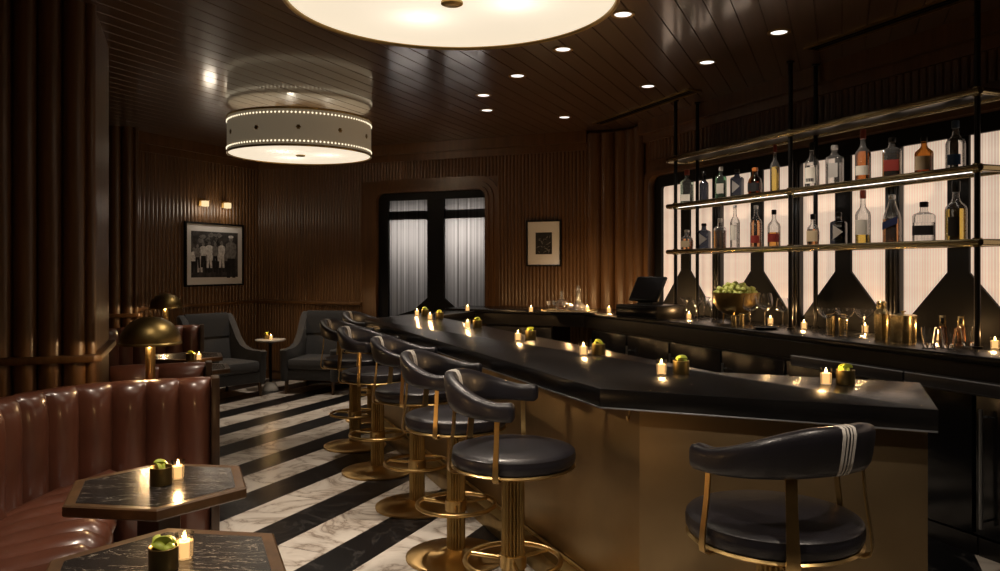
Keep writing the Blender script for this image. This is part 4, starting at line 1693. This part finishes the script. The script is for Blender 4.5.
def on_tray(dx, dy):
    return AB(ax[0] + dx, ax[1] - .02 + dy, BACK_Z + .011)


t = thing('decanter', 'round decanter of red drink standing on the silver tray', 'decanter', on_tray(-.10, .04), 0, 'decanters on the tray')
mb = MB()
mb.lathe([(0, 0), (.05, .001), (.065, .02), (.068, .06), (.055, .095), (.022, .12), (.017, .15), (.022, .165), (.02, .165), (.015, .15), (.02, .12), (0, .118)], 28)
mb.build('decanter_glass', M['clear_glass'], t)
mb = MB()
mb.lathe([(0, .005), (.058, .01), (.063, .05), (.05, .085), (0, .088)], 28)
mb.build('drink', M['rose_liquid'], t)
mb = MB()
mb.ball((0, 0, .185), .022, 2)
mb.build('stopper', M['clear_glass'], t)
t = thing('decanter', 'wide flat ship decanter on the right of the silver tray', 'decanter', on_tray(.10, .0), 0, 'decanters on the tray')
mb = MB()
mb.lathe([(0, 0), (.10, .002), (.115, .018), (.10, .045), (.05, .075), (.025, .10), (.02, .17), (.028, .18), (.025, .18), (.017, .165), (.02, .10), (0, .095)], 32)
mb.build('decanter_glass', M['clear_glass'], t)
mb = MB()
mb.lathe([(0, .004), (.108, .012), (.098, .036), (0, .038)], 32)
mb.build('drink', M['deep_amber'], t)
for zz, rr in ((.195, .02), (.225, .014)):
    pass
mb = MB()
mb.lathe([(.014, .17), (.014, .19), (.026, .2), (.028, .215), (.014, .23), (.01, .24), (.018, .25), (.014, .268), (0, .272)], 20)
mb.build('stopper', M['clear_glass'], t)
for dx, dy, lab in ((-.22, -.04, 'tiny cordial glass at the left end of the silver tray'), (-.19, .05, 'tiny cordial glass left of the red decanter'), (-.03, -.09, 'tiny cordial glass between the two decanters')):
    t = thing('cordial_glass', lab, 'glass', on_tray(dx, dy), 0, 'cordial glasses on the tray')
    mb = MB()
    mb.lathe([(.003, .05), (.02, .062), (.025, .10), (.0235, .10), (.018, .064), (.0, .054)], 20)
    mb.build('bowl', M['thin_glass'], t)
    mb = MB()
    mb.lathe([(.022, .001), (.022, .003), (.004, .006), (.003, .05)], 16)
    mb.build('stem', M['clear_glass'], t)
for dx, dy, lab in ((-.02, .10, 'behind the gap between the decanters'), (.225, -.09, 'at the right end')):
    q = on_tray(dx, dy)
    candle(tuple(q), 'lit votive candle on the silver tray ' + lab, gc, w=2.6)

# ------------------------------------------------------------------ bar stools
def smooth01(x):
    x = max(0.0, min(1.0, x))
    return x * x * (3 - 2 * x)


BR = 0.262
ARM = 0.062
SPAN = BR * PI / 2 + ARM


def back_section(s, inflate=0.0):
    """closed outline of the padded back, s metres along it from its middle (middle faces -Y): a half circle with straight arms"""
    a = abs(s)
    sg = 1 if s >= 0 else -1
    th = min(a, BR * PI / 2) / BR
    ext = max(0.0, a - BR * PI / 2)
    k = smooth01((a - 0.06) / 0.38)
    zt = 1.095 - 0.093 * k + 0.006 * smooth01((a - .38) / .08) + inflate
    zb = 0.949 - 0.021 * smooth01(a / SPAN) - inflate
    half = 0.031 - 0.003 * k + inflate
    e = SPAN - a
    endf = 1.0
    if e < 0.022:
        endf = math.sqrt(max(0.02, 1 - (1 - e / 0.022) ** 2))
    zc = (zt + zb) / 2
    hh = (zt - zb) / 2 * (0.45 + .55 * endf)
    half *= (0.4 + .6 * endf)
    pts = []
    n = 20
    for i in range(n):
        ph = 2 * PI * i / n
        c, sn = math.cos(ph), math.sin(ph)
        pw = 4.0
        q = 1 / ((abs(c) ** pw + abs(sn) ** pw) ** (1 / pw))
        rr = BR + half * c * q + 0.012 * sn * q * (1 - k)
        pts.append((sg * rr * math.sin(th), -rr * math.cos(th) + ext, zc + hh * sn * q))
    return pts


def make_stool(label):
    t = thing('bar_stool', label, 'bar stool', (0, 0, 0), 0, 'swivel bar stools along the bar')
    mb = MB()
    mb.lathe([(0, .0), (.262, .0), (.267, .004), (.267, .014), (.258, .019), (.16, .028), (.085, .040), (.060, .052), (0, .052)], 64)
    mb.build('base', M['brushed_brass'], t)
    mb = MB()
    mb.lathe([(.050, .05), (.050, .692)], 144, flute=(18, .17))
    mb.build('column', M['aged_brass'], t)
    mb = MB()
    mb.lathe([(.050, .252), (.058, .254), (.058, .310), (.050, .312)], 32)
    mb.build('collar', M['brass'], t)
    mb = MB()
    mb.torus((0, 0, .284), .207, .0115, 56, 10)
    for k in range(3):
        th = 2 * PI * k / 3 + .35
        mb.tube([(.05 * math.cos(th), .05 * math.sin(th), .284), (.207 * math.cos(th), .207 * math.sin(th), .284)], .0085, 8)
    mb.build('foot_ring', M['brass'], t)
    mb = MB()
    mb.lathe([(0, .688), (.235, .690), (.262, .692), (.270, .699), (.262, .706), (0, .706)], 64)
    mb.build('seat_ring', M['brass'], t)
    mb = MB()
    mb.lathe([(0, .706), (.252, .706), (.264, .712), (.270, .728), (.2705, .750), (.267, .758), (.268, .762), (.262, .768), (.235, .776), (.16, .783), (.08, .786), (0, .787)], 64)
    mb.build('seat', M['black_leather'], t)
    n = 80
    mb = MB()
    mb.grid([back_section(SPAN * math.sin(PI / 2 * (-1 + 2 * i / n))) for i in range(n + 1)], close_u=True, cap0=True, cap1=True)
    mb.build('backrest', M['black_leather'], t, smooth=60)
    for c, w in ((-.0185, .010), (-.006, .0055), (.006, .0055), (.0185, .010)):
        mb = MB()
        mb.grid([back_section(c - w / 2 + w * i / 4, 0.0014) for i in range(5)], close_u=True, cap0=True, cap1=True)
        mb.build('stripe', M['white_leather'], t, smooth=60)
    for th, w in ((R(-88), .020), (R(-33), .033), (R(33), .033), (R(88), .020)):
        def P(r, z):
            return (r * math.sin(th), -r * math.cos(th), z)
        wd = (math.cos(th), math.sin(th), 0)
        pts = [P(.225, .684), P(.272, .685), P(.286, .694), P(.290, .712), P(.285, .76), P(.270, .86), P(.262, .962)]
        mb = MB()
        mb.strap(pts, [wd] * len(pts), [w * q for q in (1.3, 1.3, 1.28, 1.22, 1.1, 1.0, 1.0)], .006)
        mb.build('strap', M['brass'], t)
    return t


proto_stool = make_stool('black leather brass bar stool facing the bronze end of the bar, nearest the viewer')
proto_stool.location = (0.866, 2.51, 0)
# local -Y is the middle of the back; turn it to the chosen heading
def heading(vx, vy):
    return math.atan2(vx, -vy)


proto_stool.rotation_euler = (0, 0, heading(math.sin(R(25)), -math.cos(R(25))))
STOOLS = [(513, 3.42, 'first in the row along the bar, from the viewer'), (456, 4.222, 'second in the row along the bar, from the viewer'), (417, 5.11, 'third in the row along the bar, from the viewer'),
          (377.5, 5.98, 'fourth in the row along the bar, from the viewer'), (355, 6.83, 'fifth in the row along the bar, from the viewer')]
for i, (u, Y, lab) in enumerate(STOOLS):
    ang = R(167 - (0, 3, -2, 4, 2)[i])
    copy_tree(proto_stool, 'black leather brass bar stool, ' + lab, ((u - 500) / FPX * Y, Y, 0), heading(math.cos(ang), math.sin(ang)))
copy_tree(proto_stool, 'black leather brass bar stool at the far end of the row, near the window', (-1.30, 8.03, 0), heading(-0.95, 0.3))

# ------------------------------------------------------------------ booths
def sweep_back(path, front, zt=0.904, pitch=0.17, thick=0.085, bulge=0.055, z0=0.02):
    """channel-tufted upholstered back: path is (d, c) points, front(i) a unit vector to the padded side"""
    # resample
    pts = [Vector((p[0], p[1])) for p in path]
    acc = [0.0]
    for a, b in zip(pts, pts[1:]):
        acc.append(acc[-1] + (b - a).length)
    L = acc[-1]
    n = max(1, round(L / pitch))
    K = 10
    rows = []
    for i in range(n * K + 1):
        s = L * i / (n * K)
        j = 0
        while j < len(acc) - 2 and acc[j + 1] < s:
            j += 1
        f = (s - acc[j]) / (acc[j + 1] - acc[j])
        p = pts[j].lerp(pts[j + 1], f)
        t0 = (pts[j + 1] - pts[j]).normalized()
        if f > .5 and j + 2 < len(pts):
            t1 = (pts[j + 2] - pts[j + 1]).normalized()
            tg = t0.lerp(t1, f - .5).normalized()
        elif f <= .5 and j > 0:
            t1 = (pts[j] - pts[j - 1]).normalized()
            tg = t1.lerp(t0, f + .5).normalized()
        else:
            tg = t0
        nn = Vector((-tg.y, tg.x)) * front
        q = abs(math.sin(PI * (i % K) / K)) ** 0.62
        bl = bulge * q
        prof = [(0.0 + bl * .8, z0), (0.0 + bl, z0 + .1), (0.0 + bl, zt - .16), (-.004 + bl * .95, zt - .08), (-.012 + bl * .75, zt - .035 + .008 * q), (-.03 + bl * .35, zt - .010 + .010 * q), (-.048, zt + .004 * q), (-.07, zt - .010), (-thick, zt - .03), (-thick, z0)]
        rows.append([(p.x + nn.x * o, p.y + nn.y * o, z) for o, z in prof])
    mb = MB()
    mb.grid(rows, close_u=True, cap0=True, cap1=True)
    return mb


def booth(c_far, label, c_near, ends=True):
    t = thing('booth', label, 'booth', (0, 0, 0), ROT_DC, 'leather booths')
    path = [(0.128, c_far), (-0.30, c_far)]
    rr = 0.55
    for k in range(1, 15):
        th = (PI / 2) * k / 14
        q = 1 / ((math.cos(th) ** 1.7 + math.sin(th) ** 1.7) ** (1 / 1.7))
        path.append((-0.30 - rr * math.sin(th) * q, c_far - rr + rr * math.cos(th) * q))
    path.append((-0.85, c_near))
    sweep_back(path, 1.0).build('backrest', M['oxblood_leather'], t, smooth=50)
    mb = MB()
    mb.box((0.130, c_far - .055, 0), (0.175, c_far + .09, .908), .004)
    mb.build('end_panel', M['walnut_trim'], t)
    # seat with channels running front to back
    pitch = 0.18
    n = round((c_far - .04 - c_near) / pitch)
    K = 8
    rows = []
    for i in range(n * K + 1):
        c = c_near + (c_far - .02 - c_near) * i / (n * K)
        q = abs(math.sin(PI * (i % K) / K)) ** .55
        dm = -0.85
        if c > c_far - .55:
            z_ = (c - c_far + .55) / .55
            dm = -0.30 - .55 * max(0, 1 - z_ ** 1.7) ** (1 / 1.7)
        dm = min(dm, -0.345)
        fr = -0.345
        prof = [(dm, .355), (dm + .3 * (fr - dm), .385 + .024 * q), (fr - .3 * (fr - dm), .410 + .030 * q), (fr - .05, .404 + .042 * q), (fr - .012 + .028 * q, .382 + .026 * q), (fr + .004 + .036 * q, .352), (fr - .002 + .026 * q, .31), (fr - .01, .285), (dm, .285)]
        rows.append([(d, c, z) for d, z in prof])
    mb = MB()
    mb.grid(rows, close_u=True, cap0=True, cap1=True)
    mb.build('seat', M['oxblood_leather'], t, smooth=50)
    mb = MB()
    mb.box((-.84, c_near, .09), (-.355, c_far - .36, .285))
    mb.box((-.84, c_near, .0), (-.41, c_far - .36, .09))
    mb.build('seat_base', M['oxblood_leather'], t)
    return t


FAR_B = 4.90
PITCH = 4.5
booth(FAR_B, 'curved oxblood leather booth with channel tufted back nearest the viewer', 2.0)
booth(FAR_B + PITCH, 'oxblood leather booth farther back, beside the left grey armchair', 6.35)
# low upholstered divider that starts the second booth
t = thing('booth_divider', 'low oxblood leather divider with wide padded channels behind the near lamp', 'divider', (0, 0, 0), ROT_DC)
sweep_back([(0.115, 5.72), (-0.47, 5.72)], 1.0, zt=.90, pitch=.29).build('divider_pad', M['oxblood_leather'], t, smooth=50)
mb = MB()
mb.box((0.117, 5.67, 0), (0.157, 5.81, .907), .004)
mb.build('end_panel', M['walnut_trim'], t)

# ledges for the lamps
for k, (c0, c1_, d1, lab) in enumerate(((5.0, 5.28, .10, 'walnut ledge under the near lamp, behind the front booth'), (9.51, 9.765, -.12, 'walnut ledge under the far lamp, behind the second booth'))):
    t = thing('lamp_ledge', lab, 'ledge', (0, 0, 0), ROT_DC, 'lamp ledges')
    mb = MB()
    mb.box((-.49, c0, 0), (d1 - .02, c1_ - .02, .58))
    mb.build('ledge_body', M['walnut_trim'], t)
    mb = MB()
    mb.box((-.49, c0 - .01, .58), (d1, c1_ - .005, .62), .006)
    mb.build('ledge_top', M['walnut_trim'], t)


def dome_lamp(p, label):
    t = thing('dome_lamp', label, 'lamp', (p.x, p.y, .621), 0, 'brass dome lamps')
    mb = MB()
    mb.lathe([(0, 0), (.085, 0), (.09, .006), (.088, .018), (.04, .028), (.030, .036)], 40)
    mb.build('base', M['aged_brass'], t)
    mb = MB()
    mb.lathe([(.028, .03), (.028, .50)], 24)
    mb.build('pole', M['brass'], t)
    prof = []
    Rr, Hh = .172, .150
    for k in range(13):
        th = (PI / 2) * k / 12
        prof.append((Rr * math.cos(th) ** .92, .482 + Hh * math.sin(th) ** 1.05))
    inner = [(max(r - .004, 0), z - .004) for r, z in reversed(prof)]
    mb = MB()
    mb.lathe([(Rr + .006, .466), (Rr + .006, .476), (Rr, .482)] + prof[1:] + inner[:-1] + [(Rr - .004, .476), (Rr, .466)], 56)
    mb.build('shade', M['lamp_brass'], t)
    mb = MB()
    mb.lathe([(.0, .630), (.012, .631), (.014, .638), (.0, .644)], 16)
    mb.build('finial', M['aged_brass'], t)
    mb = MB()
    mb.lathe([(.0, .50), (.022, .506), (.026, .53), (.016, .565), (0, .572)], 16)
    mb.build('bulb', M['bulb_glow'], t)
    lamp('POINT', 'dome_lamp_light', (p.x, p.y - .05, .621 + .47), TABLE_LAMP_W, (1.0, .66, .32), shadow_soft_size=.03)
    return t


glow('bulb_glow', (1, .72, .4), 3.0)
dome_lamp(DC(-.205, 5.17), 'mushroom dome brass lamp behind the front booth')
dome_lamp(DC(-.225, 9.66), 'mushroom dome brass lamp behind the second booth, near the armchair')

# ------------------------------------------------------------------ hexagonal tables
HEX0 = R(-8)


def hex_pts(r):
    return [(r * math.cos(HEX0 + k * PI / 3), r * math.sin(HEX0 + k * PI / 3)) for k in range(6)]


def make_table(label):
    t = thing('hexagonal_table', label, 'table', (0, 0, 0), 0, 'hexagonal cocktail tables')
    o, i = hex_pts(.345), hex_pts(.302)
    mb = MB()
    prof = [(.302, .722), (.302, .7395), (.338, .741), (.345, .736), (.345, .706), (.338, .700), (.302, .700)]
    rows = []
    for r, z in prof:
        rows.append([(x, y, z) for x, y in hex_pts(r)])
    mb.grid(rows, close_u=True, close_v=True)
    mb.build('wood_edge', M['walnut_edge'], t, smooth=20)
    mb = MB()
    mb.prism(hex_pts(.301), .704, .7405)
    mb.build('marble_top', M['table_marble'], t, smooth=20)
    mb = MB()
    mb.prism(hex_pts(.085), .03, .703, .004)
    mb.build('pedestal', M['walnut_trim'], t, smooth=20)
    mb = MB()
    mb.prism(hex_pts(.21), 0, .032, .006)
    mb.build('foot', M['walnut_trim'], t, smooth=20)
    return t


T1 = Vector((-1.272, 2.949, 0))
T2 = Vector((-0.902, 2.134, 0))
tb = make_table('hexagonal black marble table in the front booth, farther of two')
tb.location = T1
copy_tree(tb, 'hexagonal black marble table at the bottom edge, nearest the viewer', T2)
T3, T4 = DC(.0, 7.75), DC(.02, 6.83)
copy_tree(tb, 'hexagonal table in the second booth, beside its candle', T3)
copy_tree(tb, 'hexagonal table just behind the leather divider in the second booth', T4)
TZ = .7410
p = px(178, 478.5, TZ)
candle(tuple(p), 'lit votive candle on the farther table of the front booth', gc)
p = px(161, 484.5, TZ)
lime_cup(tuple(p), 'on the farther table of the front booth', gcup, 3, 1.05)
p = px(184.5, 558, TZ)
candle(tuple(p), 'lit votive candle on the nearest table', gc)
p = px(163.5, 570, TZ)
lime_cup(tuple(p), 'on the nearest table', gcup, 6, 1.0)
q = DC(.10, 7.74, TZ)
p = px(199, 360, TZ)
candle(tuple(p), 'lit votive candle on the table in the second booth', gc)
p = px(190.5, 360.5, TZ)
lime_cup(tuple(p), 'on the table in the second booth', gcup, 3)

# ------------------------------------------------------------------ armchairs and side table
def make_armchair(label):
    t = thing('armchair', label, 'armchair', (0, 0, 0), 0, 'grey wing armchairs')
    W = .355
    mb = MB()
    mb.box((-W + .05, -.36, .17), (W - .05, .34, .30), .015)
    mb.build('seat_frame', M['grey_fabric'], t)
    mb = MB()
    mb.box((-W + .085, -.385, .30), (W - .085, .27, .43), .035)
    mb.build('seat_cushion', M['grey_fabric'], t)
    # back, leaning
    prof = [(.22, .28), (.20, .42), (.255, .72), (.30, .93), (.325, .965), (.36, .965), (.385, .94), (.37, .70), (.34, .30)]
    mb = MB()
    mb.plate(prof, lambda q: (-W + .085, q[0], q[1]), lambda q: (W - .085, q[0], q[1]))
    mb.build('backrest', M['grey_fabric'], t, smooth=50)
    mb = MB()
    prof = [(.232, .70), (.262, .90), (.285, .955), (.325, .985), (.39, .975), (.405, .93), (.388, .90), (.33, .93), (.30, .91), (.262, .70)]
    mb.plate(prof, lambda q: (-W + .07, q[0], q[1]), lambda q: (W - .07, q[0], q[1]))
    mb.build('head_cushion', M['dark_fabric'], t, smooth=50)
    for s in (-1, 1):
        top = [(-.40, .50), (-.405, .535), (-.37, .552), (-.25, .545), (-.10, .555), (.03, .60), (.13, .70), (.21, .83), (.29, .95), (.33, .975), (.385, .96)]
        prof = [(-.37, .16), (-.385, .30), (-.385, .46)] + top + [(.385, .60), (.37, .16)]
        rows = []
        for off, sc in ((.0, .965), (.012, 1.0), (.072, 1.0), (.085, .965)):
            x = s * (W - off + .005)
            cx, cz = 0.0, .45
            rows.append([(x, cx + (y - cx) * sc, cz + (z - cz) * sc) for y, z in prof])
        mb = MB()
        mb.grid(rows, close_u=True, cap0=True, cap1=True)
        mb.build('arm', M['grey_fabric'], t, smooth=50)
    for x in (-1, 1):
        for y, lean in ((-.33, -.012), (.31, .03)):
            mb = MB()
            mb.tube([(x * .295, y, .17), (x * .30, y + lean, .001)], [.024, .016], 10)
            mb.build('leg', M['walnut_edge'], t)
    return t


ch = make_armchair('grey upholstered armchair left of the small round table, beside the second booth')
# chair facing: local -Y is the front
f1 = Vector((.80, -.60, 0)).normalized()
ctr = Vector((-3.33, 9.45, 0))
ch.location = ctr
ch.rotation_euler = (0, 0, math.atan2(f1.x, -f1.y))
f2 = Vector((-.14, -.99, 0))
copy_tree(ch, 'grey upholstered armchair right of the small round table, behind the bar stools', (-2.27, 9.95, 0), math.atan2(f2.x, -f2.y))

p = px(270.5, 390.5, 0.0)
t = thing('side_table', 'small round marble topped side table between the grey armchairs', 'side table', (p.x, p.y, 0))
mb = MB()
mb.lathe([(0, .618), (.17, .62), (.187, .628), (.188, .64), (.182, .645), (0, .645)], 48)
mb.build('table_top', M['pale_marble'], t)
mb = MB()
mb.lathe([(.018, .09), (.018, .58), (.07, .61), (.09, .618)], 20)
mb.build('stem', M['black_metal'], t)
mb = MB()
mb.lathe([(0, .0), (.098, .0), (.10, .008), (.062, .10), (.05, .112), (0, .112)], 40)
mb.build('foot', M['pale_marble'], t)
candle((p.x + .02, p.y - .05, .6455), 'lit votive candle on the small side table between the armchairs', gc)
lime_cup((p.x - .055, p.y + .02, .6455), 'on the small side table between the armchairs', gcup, 3)

# ------------------------------------------------------------------ pictures
def frame_parts(t, w, h, fw, mat_in):
    mb = MB()
    o = [(-w / 2, -h / 2), (w / 2, -h / 2), (w / 2, h / 2), (-w / 2, h / 2)]
    i = [(-w / 2 + fw, -h / 2 + fw), (w / 2 - fw, -h / 2 + fw), (w / 2 - fw, h / 2 - fw), (-w / 2 + fw, h / 2 - fw)]
    mb.ring(o, i, lambda p: (p[0], -.002, p[1]), lambda p: (p[0], -.035, p[1]))
    mb.build('frame', M['black_frame'], t, smooth=0)
    mb = MB()
    mb.box((-w / 2 + fw * .5, -.018, -h / 2 + fw * .5), (w / 2 - fw * .5, -.004, h / 2 - fw * .5))
    mb.build('mat', M['mat_board'], t, smooth=0)


# print on the back wall
aa0, aa1 = a_at(527.5), a_at(562.2)
pc = AB((aa0 + aa1) / 2, WALL_B - .014)
z1 = EYE + 46.7 / FPX * pc.y
z0 = EYE + 0.5 / FPX * pc.y
t = thing('framed_print', 'small framed abstract print in a wide white mat on the far wall', 'picture', (pc.x, pc.y, (z0 + z1) / 2), ROT_AB)
w, h = aa1 - aa0, z1 - z0
frame_parts(t, w, h, .018, None)
pw, ph = w * .47, h * .47
mb = MB()
mb.box((-pw / 2, -.0205, -ph / 2), (pw / 2, -.0182, ph / 2))
pr_ = mb.build('print', M['photo_black'], t, smooth=0)
mb = MB()
r2 = random.Random(5)
for k in range(22):
    x, z = r2.uniform(-.38, .38) * pw, r2.uniform(-.40, .40) * ph
    an = r2.uniform(0.3, 1.3) if r2.random() < .7 else r2.uniform(-1, 0)
    ln = r2.uniform(.03, .06)
    dx, dz = math.cos(an) * ln / 2, math.sin(an) * ln / 2
    nx, nz_ = -math.sin(an) * .0045, math.cos(an) * .0045
    mb.plate([(x - dx, z - dz), (x + nx, z + nz_), (x + dx, z + dz), (x - nx, z - nz_)], lambda q: (q[0], -.0206, q[1]), lambda q: (q[0], -.0216, q[1]))
mb.build('brush_marks', M['photo_mid'], pr_, smooth=0)

# group photograph on the left back wall (local frame: x along the wall, -y into the room)
def b_at(u, a=WALL_A):
    r = (u - 500) / FPX
    # r = (a c1 + b s1)/(-a s1 + b c1)
    return a * (c1 + r * s1) / (r * c1 - s1)


bb0, bb1 = b_at(182.6), b_at(241)
pc = AB(WALL_A + .017, (bb0 + bb1) / 2)
w = bb1 - bb0
yc = pc.y
z1 = EYE + 43.8 / FPX * yc
z0 = EYE - 19.0 / FPX * yc
h = z1 - z0
# local +x -> along +b, local -y -> +a
t = thing('framed_photograph', 'large framed black and white photograph of a crowd under the picture lights', 'picture', (pc.x, pc.y, (z0 + z1) / 2), math.atan2(c1, s1))
frame_parts(t, w, h, .022, None)
pw, ph = w * .80, h * .72
mb = MB()
mb.box((-pw / 2, -.0205, -ph / 2), (pw / 2, -.0182, ph / 2))
pr_ = mb.build('photograph', M['photo_dark'], t, smooth=0)
r2 = random.Random(3)
shp = {'photo_light': MB(), 'photo_mid': MB(), 'photo_black': MB()}


def fig(x, zf, s, shirt, legs, y=-.0206):
    # a standing figure: head, shirt, legs, all flat ink on the print
    def pl(mat, pts):
        shp[mat].plate([(x + a * s, zf + b * s) for a, b in pts], lambda q: (q[0], y, q[1]), lambda q: (q[0], y - .001, q[1]))
    hd = [(.075 * math.cos(k * PI / 5), .93 + .085 * math.sin(k * PI / 5)) for k in range(10)]
    pl('photo_mid', hd)
    pl(shirt, [(-.13, .46), (.13, .46), (.19, .60), (.17, .80), (.06, .85), (-.06, .85), (-.17, .80), (-.19, .60)])
    pl(legs, [(-.12, .46), (-.14, .0), (-.03, .0), (.0, .38), (.05, .0), (.15, .0), (.12, .46)])


for k in range(11):
    tone = ('photo_light', 'photo_mid', 'photo_light')[k % 3]
    fig(-pw * .44 + k * pw * .064 + r2.uniform(-.012, .012), -ph * (.40 - .10 * (k % 2)) + r2.uniform(-.01, .01), ph * r2.uniform(.50, .60), tone,
        'photo_light' if k in (2, 5, 9) else 'photo_black', -.0206 - .0002 * (k % 2))
fig(pw * .34, -ph * .52, ph * .95, 'photo_mid', 'photo_black', -.0222)
shp['photo_light'].plate([(pw * .34 + .085 * ph * math.cos(k * PI / 6), ph * .405 + .032 * ph * math.sin(k * PI / 6)) for k in range(12)], lambda q: (q[0], -.0236, q[1]), lambda q: (q[0], -.024, q[1]))
for k in range(14):
    x, z = r2.uniform(-.45, .12) * pw, r2.uniform(.22, .46) * ph
    shp['photo_mid' if k % 3 else 'photo_black'].plate([(x + r2.uniform(.02, .06) * math.cos(j * PI / 4), z + r2.uniform(.015, .04) * math.sin(j * PI / 4)) for j in range(8)], lambda q: (q[0], -.0206, q[1]), lambda q: (q[0], -.0212, q[1]))
for k, nm in (('photo_light', 'light_tones'), ('photo_mid', 'mid_tones'), ('photo_black', 'dark_tones')):
    shp[k].build(nm, M[k], pr_, smooth=0)

# two small picture lights above it
for u, v, lab in ((199.5, 203.5, 'small brass and glass picture light, left of the pair above the group photograph'), (222, 205.5, 'small brass and glass picture light, right of the pair above the group photograph')):
    b_ = b_at(u)
    q = AB(WALL_A + .012, b_)
    z = EYE + (HZ - v) / FPX * q.y
    t = thing('picture_light', lab, 'wall light', (q.x, q.y, z), math.atan2(c1, s1), 'picture lights')
    mb = MB()
    mb.box((-.035, -.02, -.03), (.035, .0, .07), .004)
    mb.build('back_plate', M['brass'], t)
    mb = MB()
    mb.tube([(0, -.01, .05), (0, -.07, .05), (0, -.085, .04)], .007, 8)
    mb.build('arm', M['brass'], t)
    mb = MB()
    mb.box((-.036, -.115, -.040), (.036, -.05, .03), .006)
    g = mb.build('glass_shade', M['picture_glow_soft'], t) if 'picture_glow_soft' in M else mb.build('glass_shade', M['picture_glow'], t)
    mb = MB()
    mb.box((-.042, -.12, .03), (.042, -.045, .042), .003)
    mb.build('shade_cap', M['brass'], t)
    lp = AB(WALL_A + .17, b_)
    lamp('POINT', 'picture_light_bulb', (lp.x, lp.y, z - .06), 2.1, (1, .85, .66), shadow_soft_size=.08)
